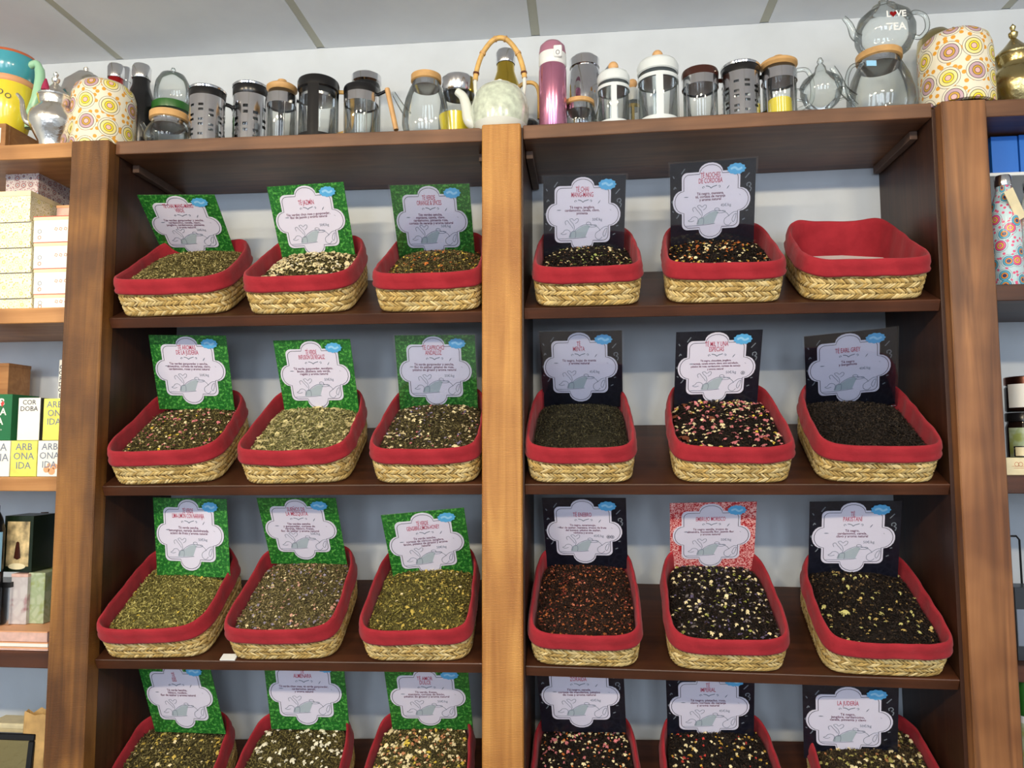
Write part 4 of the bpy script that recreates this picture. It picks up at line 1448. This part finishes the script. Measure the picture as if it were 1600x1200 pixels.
# pink thermos
t, h, mp = spot(863, 62, .07, 'metallic pink thermos flask with white collar, right of the centre post', 'thermos_flask', 'flask', rt=8)
R = 21.5*mp
MB().lathe(sc([(.001, 0), (.95, 0), (1, .01), (1, .66), (.97, .70), (.93, .72)], R, h), 36).build('body', M['pink'], t, True)
MB().lathe(sc([(.94, .715), (1, .73), (1, .84), (.96, .85)], R, h), 36).build('collar', M['white'], t, True)
MB().lathe(sc([(.96, .845), (.98, .87), (.90, .94), (.62, .985), (.001, 1)], R, h), 36).build('lid', M['pinklid'], t, True)
b = MB().box(R*.12, R*.72, -R*1.08, -R*.8, h*.755, h*.885, .002)
b.build('latch', M['white'], t)
b = MB().ribbon([(R*.42+.004*math.cos(a), h*.80+.005*math.sin(a)) for a in np.linspace(0, 2*PI, 14, endpoint=False)], .0015, -R*1.09, True)
b.build('latch_ring', M['steel'], t)

# bamboo-lidded glass teapots
def glasspot(px, w, ytop, Y, label, spout, lidf=.86, handle=True, liddia=.62, rz=0, tag_=False, zb=None, band='bamboo', body=None, sp=None):
    t, h, mp = spot(px, ytop, Y, label, 'glass_teapot', 'teapot', rz=rz, zb=zb, rt=w*.5*liddia)
    R = w/2*mp
    hb = h*lidf
    pr = body or [(.001, .01), (.70, .01), (.88, .06), (1, .25), (.99, .42), (.86, .68), (.70, .86), (liddia, .95), (liddia, 1.0)]
    MB().lathe(sc(pr, R, hb), 40).build('glass_body', M['glass'], t, True)
    rl = liddia*R
    MB().lathe([(rl*.97, hb-.016), (rl*.98, hb-.002)], 36).build('steel_rim', M['chrome'], t, True)
    MB().lathe([(.001, hb-.017), (rl*.97, hb-.017)], 36).build('strainer_plate', M['steel'], t)
    MB().lathe([(rl*.98, hb-.002), (rl*1.1, hb), (rl*1.1, h*.99), (rl*1.02, h), (.001, h)], 36).build('lid', M[band], t, True)
    s = spout
    pts = sp or [(s*.85, .35), (s*1.15, .50), (s*1.35, .75), (s*1.5, .9)]
    pts = smoothline(pts, 5)
    n = len(pts)
    MB().tube([(a*R, 0, z*hb) for a, z in pts], [R*(.17-.09*i/n) for i in range(n)], 12, cap=False).build('spout', M['glass'], t, True)
    if handle:
        pts = smoothline([(-s*.80, .78), (-s*1.15, .84), (-s*1.42, .62), (-s*1.35, .36), (-s*.98, .22)], 5)
        MB().tube([(a*R, 0, z*hb) for a, z in pts], .0045, 10).build('handle', M['glass'], t, True)
    return t, R, h


glasspot(265, 70, 167, .075, 'low glass teapot with bamboo-edged lid, second object row at the left', -1, .80, True, .74, sp=[(-.80, .45), (-1.02, .62), (-1.18, .84), (-1.3, 1.0)])
# glass dome jar with green tray behind it
t, h, mp = spot(271, 107, .2, 'glass domed jar with knob and green lid ring behind the low teapot', 'glass_jar', 'jar')
R = 26*mp
MB().lathe(sc([(1, .62), (1.02, .74), (.95, .84), (.7, .92), (.25, .955), (.08, .96), (.14, .98), (.1, 1), (.001, 1)], R, h), 36).build('glass_dome', M['glass'], t, True)
MB().lathe(sc([(.001, .54), (1.1, .54), (1.12, .56), (1.12, .61), (1.05, .62), (.001, .62)], R, h), 36).build('green_ring', M['leafgreen'], t, True)
MB().lathe(sc([(.001, 0), (.95, 0), (1, .05), (1, .54)], R, h), 36).build('glass_body', M['glass'], t, True)
glasspot(666, 74, 108, .09, 'round glass teapot with bamboo lid and straight spout, left of the ceramic teapot', -1, .90, False, .58, sp=[(-.78, .46), (-1.0, .58), (-1.22, .72), (-1.42, .86)])
t, h, mp = spot(716, 112, .2, 'steel-lidded glass pot behind the round glass teapot', 'glass_pot', 'teapot', rt=24)
R = 27*mp
MB().lathe(sc([(.001, .01), (.9, .01), (1.1, .2), (1.15, .45), (1, .72), (.95, .8)], R, h), 36).build('glass_body', M['glass'], t, True)
MB().lathe(sc([(.95, .78), (1.02, .8), (1.02, .97), (.9, 1), (.001, 1)], R, h), 36).build('lid', M['steel'], t, True)
t, h, mp = spot(712, 184, .13, 'yellow dish lying beside the foot of the ceramic teapot', 'yellow_dish', 'dish')
MB().lathe([(.001, 0), (.030, 0), (.042, h), (.040, h+.002), (.028, .004), (.001, .004)], 28).build('bowl', M['yel'], t, True)
# ball-shaped steel teapot standing on a bamboo-lidded pot
t1_, R1, h1 = glasspot(905, 50, 150, .10, 'small glass teapot with bamboo lid between the pink flask and white press', 1, .88, False, .86, body=[(.001, .01), (.8, .01), (1, .2), (1.08, .5), (.95, .85), (.86, 1)], sp=[(.9, .4), (1.05, .5), (1.2, .8), (1.25, .9)])
t, h, mp = spot(913, 82, .17, 'polished steel ball teapot with open lid behind the pink flask', 'steel_teapot', 'teapot', rt=18)
R = 27*mp
MB().lathe(sc([(.001, 0), (.7, 0), (.8, .1), (.75, .3), (.98, .50), (1.02, .64), (.92, .80), (.78, .88)], R, h), 36).build('body', M['chrome'], t, True)
MB().lathe(sc([(.78, .87), (.86, .88), (.86, .97), (.7, 1), (.001, 1)], R, h), 36).build('lid', M['steel'], t, True)
MB().tube([(R*.7, 0, h*.6), (R*1.3, -.01, h*.78), (R*1.7, -.01, h*.86)], [.016, .013, .015], 14, flat=1).build('spout', M['chrome'], t, True)
# celadon teapot with cane handle
t, h, mp = spot(781, 133, .06, 'white and celadon ceramic teapot with arched bamboo handle on the centre post', 'ceramic_teapot', 'teapot', zb=at(786, 193, 0).z)
R = 45*mp
MB().lathe(sc([(.001, 0), (.78, 0), (.84, .03), (.93, .14)], R, h), 40).build('foot', M['celwhite'], t, True)
MB().lathe(sc([(.93, .14), (1, .34), (1, .50), (.90, .74), (.72, .88), (.50, .955)], R, h), 40).build('body', M['celadon'], t, True)
MB().lathe(sc([(.50, .95), (.48, .97), (.25, 1.0), (.10, 1.005), (.12, 1.05), (.09, 1.10), (.001, 1.11)], R, h), 32).build('lid', M['celwhite'], t, True)
pts = smoothline([(-.80, .20), (-1.05, .30), (-1.15, .55), (-1.28, .78), (-1.50, .90)], 5)
MB().tube([(a*R, -.004, z*h) for a, z in pts], [R*(.26-.14*i/len(pts)) for i in range(len(pts))], 14).build('spout', M['celwhite'], t, True)
for s in (-1, 1):
    MB().tube([(s*R*.80, 0, h*.70), (s*R*.86, 0, h*.95), (s*R*.86, 0, h*1.22)], .0045, 8).build('lug', M['celwhite'], t, True)
hp = smoothline([(-.86, 1.12), (-.80, 1.35), (-.62, 1.65), (-.3, 1.90), (0, 1.97), (.3, 1.90), (.62, 1.65), (.80, 1.35), (.86, 1.12)], 5)
hd = MB().tube([(a*R, 0, z*h) for a, z in hp], .0062, 10).build('cane_handle', M['cane'], t, True)
for i in (3, 10, 17, 23, 30, 37):
    a, z = hp[i]
    a2, z2 = hp[i+1]
    MB().tube([(a*R, 0, z*h), (a2*R*.7+a*R*.3, 0, z2*h*.7+z*h*.3)], .0078, 10).build('cane_node', M['bamboo' if i not in (3, 37) else 'copper'], hd, True)
t, h, mp = spot(826, 130, .17, 'dark teapot with cane handle half hidden beside the pink flask', 'dark_teapot', 'teapot')
MB().lathe([(.001, 0), (.022, 0), (.034, .025), (.030, .06), (.015, .075), (.001, .08)], 28).build('body', M['black'], t, True)
pts = smoothline([(-.034, h*.90), (-.012, h), (.014, h*.99), (.026, h*.84), (.026, h*.45)], 5)
MB().tube([(a, 0, z) for a, z in pts], .005, 10).build('cane_handle', M['cane'], t, True)
# little glass sugar bowl
t, h, mp = spot(1281, 88, .10, 'clear glass sugar bowl with pointed lid and hook knob', 'sugar_bowl', 'bowl')
R = 31*mp
MB().lathe(sc([(.001, 0), (.45, 0), (.5, .03), (.3, .10), (.35, .16), (.8, .28), (1, .44), (.98, .55)], R, h), 36).build('bowl', M['glass'], t, True)
MB().lathe(sc([(1.02, .55), (.9, .62), (.55, .70), (.30, .76), (.25, .83), (.12, .88), (.16, .92), (.08, .97), (.001, .98)], R, h), 36).build('lid', M['glass'], t, True)
for s in (-1, 1):
    MB().tube([(s*R*.9, 0, h*.5), (s*R*1.2, 0, h*.52), (s*R*1.25, 0, h*.36), (s*R*.85, 0, h*.33)], .003, 8).build('handle', M['glass'], t, True)
# large glass teapot and the one standing on its lid
t2_, R2, h2 = glasspot(1372, 98, 70, .10, 'large glass teapot with tilted bamboo lid and small blue tag', -1, .90, False, .62, rz=.1)
pts = smoothline([(-.62, .92), (-.95, .86), (-1.12, .62), (-1.05, .36), (-.82, .20)], 5)
MB().tube([(a*R2, -.01, z*h2*.9) for a, z in pts], .0045, 10).build('handle', M['glass'], t2_, True)
MB().box(-.062, -.040, -R2*.92, -R2*.90, h2*.60, h2*.68).build('price_tag', M['stickerlt'], t2_)
zt = t2_.location.z+h2
t, h, mp = spot(1380, 0, .10, 'clear glass teapot printed with white lettering and red heart standing on a lid', 'glass_teapot', 'teapot', zb=zt)
R = 44*mp
MB().lathe(sc([(.001, 0), (.62, 0), (.80, .06), (.98, .26), (1, .42), (.86, .64), (.55, .78), (.42, .80)], R, h), 40).build('glass_body', M['glass'], t, True)
MB().lathe(sc([(.45, .80), (.40, .86), (.20, .90), (.10, .93), (.17, .97), (.10, 1), (.001, 1)], R, h), 30).build('lid', M['glass'], t, True)
pts = smoothline([(-.85, .30), (-1.05, .38), (-1.18, .58), (-1.38, .72)], 5)
MB().tube([(a*R, 0, z*h) for a, z in pts], [R*(.17-.10*i/len(pts)) for i in range(len(pts))], 12, cap=False).build('spout', M['glass'], t, True)
pts = smoothline([(.80, .64), (1.02, .74), (1.38, .66), (1.44, .44), (1.2, .28), (.95, .30)], 5)
MB().tube([(a*R, 0, z*h) for a, z in pts], .0055, 10).build('handle', M['glass'], t, True)
o = text_mesh('white_lettering', 'L  VE', .020, M['white'], t, 0, h*.52, -R*1.005, 1.0, 1, bold=.0006)
text_mesh('white_lettering', 'TEA', .024, M['white'], t, -.002, h*.30, -R*1.03, 1.0, 1, bold=.0006)
hp = [(.0075*16*math.sin(a)**3/16, .0075*(13*math.cos(a)-5*math.cos(2*a)-2*math.cos(3*a)-math.cos(4*a))/16) for a in np.linspace(0, 2*PI, 28, endpoint=False)]
MB().prism([(x-.0065, z+h*.52-.0095) for x, z in hp], -R*1.012, -R*1.002).build('red_heart', M['red'], t)
# far left: crate, ceramic jug
pc = at(0, 190, .06)
t = thing('wooden_crate', (pc.x-.05, .04, fS['L0']+.0006), 'small light wooden crate with white label at the far left end', 'crate')
x1 = at(9, 200, .04).x-(pc.x-.05)
x2 = at(57, 200, .20).x-(pc.x-.05)
zh = at(5, 193, .04).z-fS['L0']
b = MB().box(-.16, x1, 0, .012, 0, zh, .001)
b.build('front_board', M['honey'], t)
MB().box(x1-.010, x1, .0125, .155, 0, zh, .001).build('side_board', M['honey'], t)
MB().box(-.16, x1-.011, .145, .155, 0, zh, .001).build('back_board', M['honey'], t)
MB().box(-.16, x1-.011, .0125, .1445, zh-.008, zh-.0005, .001).build('top_board', M['honey'], t)
MB().box(-.12, x1-.012, -.001, -.0002, .012, zh-.012).build('paper_label', M['boxw'], t)
ztc = fS['L0']+zh+.001
t, h, mp = spot(18, 74, .11, 'tall ceramic jug, turquoise above and yellow below with mint handle', 'ceramic_jug', 'jug', zb=ztc, rt=30)
R = 34*mp
MB().lathe(sc([(.001, 0), (.70, 0), (.78, .03), (1.0, .30), (1.02, .50), (1.0, .60)], R, h), 40).build('yellow_pot', M['yel'], t, True)
MB().lathe(sc([(1.0, .60), (1.06, .62), (1.06, .66), (1.0, .68)], R, h), 40).build('pink_rim', M['peach'], t, True)
MB().lathe(sc([(1.0, .68), (1.14, .76), (1.2, .88), (1.12, .96)], R, h), 40).build('turquoise_cup', M['turq'], t, True)
MB().lathe(sc([(1.12, .96), (1.05, 1), (.6, 1.03), (.001, 1.04)], R, h), 40).build('terracotta_lid', M['terra'], t, True)
pts = smoothline([(1.10, .86), (1.45, .88), (1.62, .72), (1.50, .45), (1.25, .22), (1.25, .05)], 5)
MB().tube([(a*R, -.01, z*h) for a, z in pts], [.009]*8+[.012]*(len(pts)-8), 12).build('handle', M['mint'], t, True)
for i, (a, zz) in enumerate(((-1.2, .44), (-1.75, .30), (-1.35, .20), (-.9, .40))):
    c, s_ = math.cos(a), math.sin(a)
    o = MB().ribbon([(.006*math.cos(q), .006*math.sin(q)) for q in np.linspace(0, 2*PI, 12, endpoint=False)], .002, 0, True).build('painted_mark', M['ink'], t)
    o.location = (c*R*1.03, s_*R*1.03, h*zz)
    o.rotation_euler = (0, 0, a+PI/2)


# ------------------------------------------------------------------ left bay: boxes, cartons, tins
def carton(pl, pr, yt, yb, Y, depth, mat, name, label, cat, group=None, zb=None, c=.0006, rz=0):
    """a box whose front face spans the given pixels"""
    ym = (yt+yb)/2 if zb is None else yt+20
    a, b_ = at(pl, ym, Y), at(pr, ym, Y)
    zt_ = at((pl+pr)/2, yt, Y).z
    z0 = zb if zb is not None else at((pl+pr)/2, yb, Y).z
    t = thing(name, ((a.x+b_.x)/2, Y, z0+.0004), label, cat, group, rz)
    w_ = b_.x-a.x
    h_ = zt_-z0-.0006
    MB().box(-w_/2, w_/2, 0, depth, 0, h_, c).build('box_body', M[mat], t)
    return t, w_, h_, z0+h_+.0004


zL1 = fS['L1']+.0004
z = zL1
# the stack of yellow printed boxes
for i, yt in enumerate((467, 427, 388, 348, 300)):
    lab = ['yellow tile-printed box at the bottom of the left stack, mostly hidden', 'yellow tile-printed box second from the bottom of the left stack', 'yellow tile-printed box third from the bottom of the left stack', 'yellow tile-printed box just under the topmost of the left stack', 'yellow tile-printed box with pale lid on top of the left stack'][i]
    t, w_, h_, z2 = carton(-40, 48.5-i*.3, yt, 0, .045, .20, 'box_y', 'printed_box', lab, 'box', 'yellow printed boxes', zb=z)
    if i == 4:
        MB().box(-w_/2-.001, w_/2+.001, -.0015, .2015, h_-.012, h_+.0008, .0004).build('lid', M['cream'], t)
    else:
        MB().box(-w_/2+.0006, w_/2-.0006, -.0004, .0002, h_-.0015, h_).build('lid_seam', M['ink'], t)
    z = z2+.0006
ztl = z
z = zL1
for i, yt in enumerate((459.5, 419.5, 378.5, 338)):
    lab = ['white box with red edge lines at the foot of the right stack', 'white box with red edge lines, second from bottom beside the left post', 'white box with red edge lines, third from bottom beside the left post', 'white box with red edge lines on top of the right stack'][i]
    t, w_, h_, z2 = carton(52.5, 107, yt, 0, .05, .20, 'boxw', 'tea_box', lab, 'box', 'white red-edged boxes', zb=z)
    MB().box(-w_/2-.0008, w_/2+.0008, -.001, .2008, h_-.009, h_+.0005, .0003).build('lid', M['cream'], t)
    MB().box(-w_/2-.001, w_/2+.001, -.0014, -.0009, h_-.0012, h_+.0006).build('red_line', M['redline'], t)
    for (u, v_, rr) in ((-.32, .42, .005), (-.32, .18, .0045), (.15, .5, .004), (.28, .5, .004), (.42, .5, .004)):
        MB().ribbon([(u*w_+rr*math.cos(q), v_*h_+rr*math.sin(q)) for q in np.linspace(.4, .4+2*PI, 6 if rr > .0042 else 4, endpoint=False)], .0016, -.0004, True).build('tile_motif', M['terra' if (u > 0 or v_ < .3) else 'inkgrey'], t)
    z = z2+.0008
zrt = z
t, w_, h_, z2 = carton(9, 60, 270, 0, .12, .20, 'box_m', 'mosaic_tin', 'large tin with blue and brown mosaic print on top of the left stack', 'tin', zb=ztl)
MB().box(-w_/2-.001, w_/2+.001, -.0015, .2015, h_-.012, h_+.0008, .0005).build('lid', M['box_m'], t)
t, w_, h_, z2 = carton(88, 118, 321, 0, .12, .10, 'pinkc', 'pink_box', 'small pale pink box on the right stack next to the post', 'box', zb=zrt)
MB().box(-w_/2-.0008, w_/2+.0008, -.001, .1008, h_-.006, h_+.0006, .0003).build('lid', M['peach'], t)


def letter(t, rows_, size, mat, w_, h_, top=.04, sx=1.0, ls=.95):
    text_mesh('printed_lettering', '\n'.join(rows_), size, M[mat], t, 0, h_*(1-top), -.0006, sx, ls, bold=.0001)


zL2 = fS['L2']+.0004
t, w_, h_, z2 = carton(-32, 15.5, 688.5, 0, .03, .08, 'boxw', 'tea_carton', 'white lettered carton, leftmost of the lower carton row', 'carton', 'lettered tea cartons', zb=zL2)
letter(t, ['  RBA', '  ONA', '  K'], .026, 'inkgrey', w_, h_)
zc = z2+.0006
t, w_, h_, z2 = carton(17, 57.5, 688.5, 0, .03, .08, 'yellowc', 'tea_carton', 'yellow lettered carton in the lower carton row', 'carton', 'lettered tea cartons', zb=zL2)
letter(t, ['ARB', 'ONA', 'IDA'], .0235, 'inkgrey', w_, h_)
t, w_, h_, z2 = carton(59, 96, 688.5, 0, .03, .08, 'boxw', 'tea_carton', 'white carton with peach blossom print, lower carton row beside the post', 'carton', 'lettered tea cartons', zb=zL2)
letter(t, ['ARB', 'ONA', 'IDA'], .0225, 'inkgrey', w_, h_)
b = MB()
for (u, v_, rr) in ((-.1, .2, .008), (.12, .15, .009), (.25, .28, .007), (.0, .32, .005)):
    b.prism([(u*w_+rr*math.cos(q), v_*h_+rr*math.sin(q)) for q in np.linspace(0, 2*PI, 10, endpoint=False)], -.0005, -.0001)
b.build('blossom_print', M['peach'], t)
t, w_, h_, z2 = carton(-40, 18.5, 616, 0, .04, .09, 'green', 'tea_carton', 'green carton with white lettering in the upper carton row', 'carton', 'lettered tea cartons', zb=zc)
text_mesh('printed_lettering', 'ARB\nONA\nIDA', .0245, M['boxw'], t, .008, h_*.93, -.0006, 1, .95, bold=.0004)
text_mesh('small_print', 'agua de colonia\nfresca', .006, M['boxw'], t, .008, h_*.26, -.0006, 1, 1)
b = MB().prism([(.020, h_*.80), (.026, h_*.86), (.030, h_*.80), (.024, h_*.72)], -.0008, -.0004)
b.build('red_heart_print', M['redline'], t)
t, w_, h_, z2 = carton(28.5, 62.5, 621.5, 0, .045, .07, 'boxw', 'tea_carton', 'plain white carton headed CORDOBA beside the green one', 'carton', 'lettered tea cartons', zb=zc)
letter(t, ['COR', 'DOBA'], .0165, 'ink', w_, h_, .03)
MB().box(w_/2+.0002, w_/2+.001, .001, .069, 0, h_).build('dark_side', M['dkgrey'], t)
t, w_, h_, z2 = carton(68, 102, 622.5, 0, .045, .07, 'yellowc', 'tea_carton', 'yellow lettered carton in the upper carton row beside the post', 'carton', 'lettered tea cartons', zb=zc)
letter(t, ['ARB', 'ON', 'IDA'], .022, 'inkgrey', w_, h_, .04)
t, w_, h_, z2 = carton(-20, 13, 568, 0, .2, .08, 'honey', 'wooden_box', 'plain wooden box behind the green carton at the left edge', 'box', zb=zL2)
MB().box(-w_/2-.001, w_/2+.001, -.001, .081, h_-.008, h_+.001, .0006).build('lid', M['honey'], t)
t, w_, h_, z2 = carton(92, 112, 562, 0, .2, .05, 'boxw', 'narrow_box', 'narrow white box with vertical dark letters beside the left post', 'box', zb=zL2)
text_mesh('printed_lettering', 'C\nO\nR\nD\nO\nB\nA', .016, M['ink'], t, -w_*.30, h_*.96, -.0006, 1, .95, bold=.0003)

zL3 = fS['L3']+.0004
z = zL3
for i, (yt, m_) in enumerate(((1011, 'pinkc'), (1003, 'boxw'), (986, 'pinkc'))):
    t, w_, h_, z2 = carton(-40, 74-i*.4, yt, 0, .03, .22, m_, 'flat_tin', ['lowest thin pink tin of the flat stack', 'thin white tin in the middle of the flat stack', 'pale pink flat tin on top of the flat stack'][i], 'tin', 'flat tins stacked on the third left shelf', zb=z)
    MB().box(-w_/2-.0006, w_/2+.0006, -.0008, .2206, h_-.0022, h_+.0004, .0002).build('lid_edge', M['peach'], t)
    z = z2+.0008
zf = z
t, w_, h_, z2 = carton(48, 84, 947, 0, .17, .07, 'pinkc', 'pink_box', 'small pink ornamented box lying on the flat tins by the post', 'box', zb=zf)
MB().box(-w_/2-.0006, w_/2+.0006, -.0008, .0706, h_-.003, h_+.0004, .0002).build('lid', M['terra'], t)
t, w_, h_, z2 = carton(-30, 15, 910, 0, .08, .07, 'steel', 'silver_tin', 'silver ribbed tin with black lid at the left edge', 'tin', zb=zf)
MB().box(-w_/2-.001, w_/2+.001, -.001, .071, h_-.012, h_+.0008, .0008).build('lid', M['black'], t)
t, w_, h_, z2 = carton(17.5, 43, 897, 0, .09, .06, 'floral', 'floral_tin', 'grey tin painted with a cherry branch', 'tin', zb=zf)
MB().box(-w_/2-.0006, w_/2+.0006, -.0008, .0606, h_-.007, h_+.0004, .0004).build('lid', M['pinkc'], t)
t, w_, h_, z3 = carton(45, 70, 895, 0, .10, .09, 'paleg', 'pale_green_tin', 'pale green flowered tin between cherry tin and the post', 'tin', zb=zf)
MB().box(-w_/2-.0006, w_/2+.0006, -.0008, .0906, h_-.007, h_+.0004, .0004).build('lid', M['paleg'], t)
t, w_, h_, z2 = carton(7, 52, 806, 0, .1, .08, 'dkgreen', 'picture_tin', 'dark green tin with a painted figure picture standing on lower tins', 'tin', zb=max(z2, z3)+.001)
MB().box(-w_/2*.78, w_/2*.78, -.0008, -.0002, h_*.10, h_*.90).build('picture', M['picture'], t)
MB().prism([(w_*.40*.75*math.cos(q), h_*.10+h_*.055*math.sin(q)) for q in np.linspace(0, 2*PI, 20, endpoint=False)], -.0014, -.0009).build('scroll_plate', M['cream'], t)
b = MB().lathe([(.001, 0), (.009, .004), (.006, .03), (.004, .042), (.001, .044)], 10)
b.v = [(v[0], -.0012+v[1]*.04, v[2]) for v in b.v]
b.build('painted_figure', M['brownp'], t, loc=(0, 0, h_*.22))
zt_ = t.location.z
t, h, mp = spot(-6, 790, .07, 'black bottle with blue and white label at the left edge', 'black_bottle', 'bottle', zb=zf)
R = 14*mp
MB().lathe(sc([(.001, 0), (.95, 0), (1, .02), (1, .80), (.7, .90), (.4, .95), (.4, 1), (.001, 1)], R, h), 28).build('body', M['black'], t, True)
MB().lathe(sc([(1.02, .45), (1.02, .78)], R, h), 20, a0=-PI*.9, a1=-.05).build('label_band', M['stickerlt'], t, True)
t, h, mp = spot(70, 800, .24, 'amber bottle with small hanging white label behind the picture tin', 'amber_bottle', 'bottle', zb=zf)
R = 15*mp
MB().lathe(sc([(.001, 0), (.95, 0), (1, .02), (1, .62), (.5, .78), (.35, .82), (.35, 1), (.001, 1)], R, h), 28).build('body', M['amber'], t, True)
MB().box(-.007, .007, -R*1.1, -R*1.06, h*.62, h*.84, .001).build('hanging_label', M['boxw'], t)

zL4 = fS['L4']+.0004
t = thing('framed_tray', (at(-5, 1170, .12).x, .12, zL4), 'black framed relief tray leaning in the lowest left shelf', 'tray')
hh = at(10, 1151, .12).z-zL4
wx = at(44, 1151, .12).x-t.location.x
b = MB()
for x0_, x1_, z0_, z1_ in ((-.12, wx, hh-.016, hh), (-.12, wx, 0, .016), (wx-.016, wx, .0162, hh-.0162), (-.12, -.104, .0162, hh-.0162)):
    MB().box(x0_, x1_, 0, .012, z0_, z1_, .002).build('frame_bar', M['black'], t)
MB().box(-.1039, wx-.0162, .004, .010, .0165, hh-.0165).build('relief_panel', M['brass'], t)
t.rotation_euler = (math.radians(-6), 0, 0)
t, w_, h_, z2 = carton(-20, 42, 1131, 0, .20, .06, 'cream', 'cream_box', 'cream scalloped box behind the framed tray', 'box', zb=zL4)
MB().box(-w_/2-.001, w_/2+.001, -.001, .061, h_-.014, h_+.001, .003).build('lid', M['cream'], t)
t = thing('paper_bag', (at(58, 1150, .16).x, .16, zL4), 'crumpled tan paper bag beside the left post at the bottom', 'bag')
hh = at(58, 1112, .16).z-zL4
b = MB()
rng = np.random.default_rng(5)
prof = []
for i in range(7):
    zz = hh*i/6
    ring = []
    for k in range(16):
        a = 2*PI*k/16
        q = .6
        x = .035*math.copysign(abs(math.cos(a))**q, math.cos(a))*(1+rng.normal()*.05)
        y = .025*(1-.55*i/6)*math.copysign(abs(math.sin(a))**q, math.sin(a))
        ring.append((x, y, zz+(rng.normal()*.004 if i == 6 else 0)))
    prof.append(ring)
b.add([v for r_ in prof for v in r_], [(i*16+k, i*16+(k+1) % 16, (i+1)*16+(k+1) % 16, (i+1)*16+k) for i in range(6) for k in range(16)])
b.build('bag_paper', M['tan'], t)

# ------------------------------------------------------------------ right bay
# thin inner shelf with blue cartons
za = at(1575, 269, .12).z
o = MB().box(XR1+.0015, XWR, .12, YB-.003, za-.008, za, .001).build('inner_shelf_board', M['white'], unit)
t, w_, h_, z2 = carton(1549, 1590.5, 213, 0, .125, .12, 'blue', 'blue_carton', 'plain blue carton on the thin inner shelf beside the right post', 'carton', 'blue cartons', zb=za)
MB().box(-w_/2+.001, w_/2-.001, .002, .118, h_, h_+.001).build('lid', M['blue'], t)
t, w_, h_, z2 = carton(1593, 1640, 210, 0, .125, .12, 'blue', 'blue_carton', 'second blue carton at the right picture edge', 'carton', 'blue cartons', zb=za)
MB().box(-w_/2+.001, w_/2-.001, .002, .118, h_, h_+.001).build('lid', M['blue'], t)
zR1 = fS['R1']
pf = [(.001, 0), (.95, 0), (1, .01), (1, .60), (.93, .70), (.62, .82), (.50, .87), (.50, .90)]
t = bottle(1566, 42, 272, .06, 'bottle with bright folk flower print and hanging price tag', 'flora', 'steel', pf, zb=zR1, capf=.90)
o = MB().box(-.012, .012, -.0006, .0006, -.035, .035).build('price_tag', M['cream'], t)
o.location = (.006, -.030, .175)
o.rotation_euler = (.1, -.5, .2)
bottle(1612, 46, 278, .06, 'bottle with grey ring print at the right picture edge', 'hex', 'steel', pf, zb=zR1, capf=.90)


def jar(px, w, yt, Y, label, body, lid, lab_mat, zb, lf=.82, l0=.15, l1=.75):
    t, h, mp = spot(px, yt, Y, label, 'jam_jar', 'jar', zb=zb, rt=0)
    R = w/2*mp
    MB().lathe(sc([(.001, 0), (.92, 0), (1, .04), (1, lf-.1), (.9, lf-.03), (.9, lf)], R, h), 30).build('glass_body', M[body], t, True)
    MB().lathe(sc([(.94, lf-.01), (1.0, lf), (1.0, .98), (.95, 1), (.001, 1)], R, h), 30).build('lid', M[lid], t, True)
    MB().lathe(sc([(1.015, l0), (1.015, l1)], R, h), 16, a0=-PI*.95, a1=-.05*PI).build('paper_label', M[lab_mat], t, True)
    return t, h


zR2 = fS['R2']
t, w_, h_, z2 = carton(1573, 1624, 715, 0, .04, .06, 'cream', 'cream_carton', 'cream carton with dark emblem at the front of the jar shelf', 'carton', zb=zR2)
b = MB()
for cx_ in (-.004, -.012):
    b.ribbon([(cx_+.004*math.cos(q), h_*.62+.0045*math.sin(q)) for q in np.linspace(0, 2*PI, 12, endpoint=False)], .0009, -.0006, True)
b.ribbon([(-.022, h_*.5), (.020, h_*.5)], .0006, -.0006)
b.ribbon([(-.018, h_*.40), (.016, h_*.40)], .0006, -.0006)
b.build('printed_emblem', M['terra'], t)
t, h = jar(1600, 52, 645, .13, 'dark jar with grey green label in the middle of the jar stack', 'darkjar', 'black', 'paleg', zR2, .86)
t2, h_b = jar(1604, 62, 589, .13, 'dark jar with copper lid and pale label on top of the jar stack', 'darkjar', 'copper', 'boxw', t.location.z+h+.001, .78, .12, .78)
t3, h3 = jar(1598, 24, 697, .055, 'tiny dark jar with cream neck label above the cream carton', 'darkjar', 'black', 'cream', z2+.001, .8, .1, .9)
zR3 = fS['R3']
t = thing('wire_rack', (at(1596, 900, .12).x, .12, zR3+.0004), 'black bent wire rack beside the right post', 'rack')
hh = at(1590, 838, .12).z-zR3
MB().tube([(-.03, 0, .001), (-.03, 0, hh-.01), (-.024, 0, hh), (-.006, 0, hh), (0, 0, hh-.008), (0, 0, .001)], .0022, 8).build('wire_frame', M['wire'], t, True)
MB().tube([(-.03, 0, hh*.45), (.08, 0, hh*.45)], .0022, 8).build('cross_wire', M['wire'], t, True)
t, w_, h_, z2 = carton(1586, 1640, 918, 0, .06, .05, 'dkgrey', 'black_carton', 'black carton on the shelf below the jars', 'carton', zb=zR3)
MB().box(-w_/2+.002, w_/2-.002, -.0006, -.0001, h_*.2, h_*.7).build('printed_panel', M['inkgrey'], t)
zR4 = fS['R4']
t, h = jar(1602, 26, 1060, .05, 'green and white jar low at the right picture edge', 'white', 'leafgreen', 'paleg', zR4, .8)

# a slip of white paper caught at the front edge of the third board
t = thing('paper_slip', (0, 0, 0), 'small white paper slip on the third shelf edge between the two left baskets', 'paper')
p_ = at(355, 1033, YS)
t.matrix_world = rows[2][0] @ Matrix.Translation((p_.x-XA, .001, .0004))
MB().box(-.018, .018, 0, .02, 0, .003, .0003).build('slip', M['white'], t)
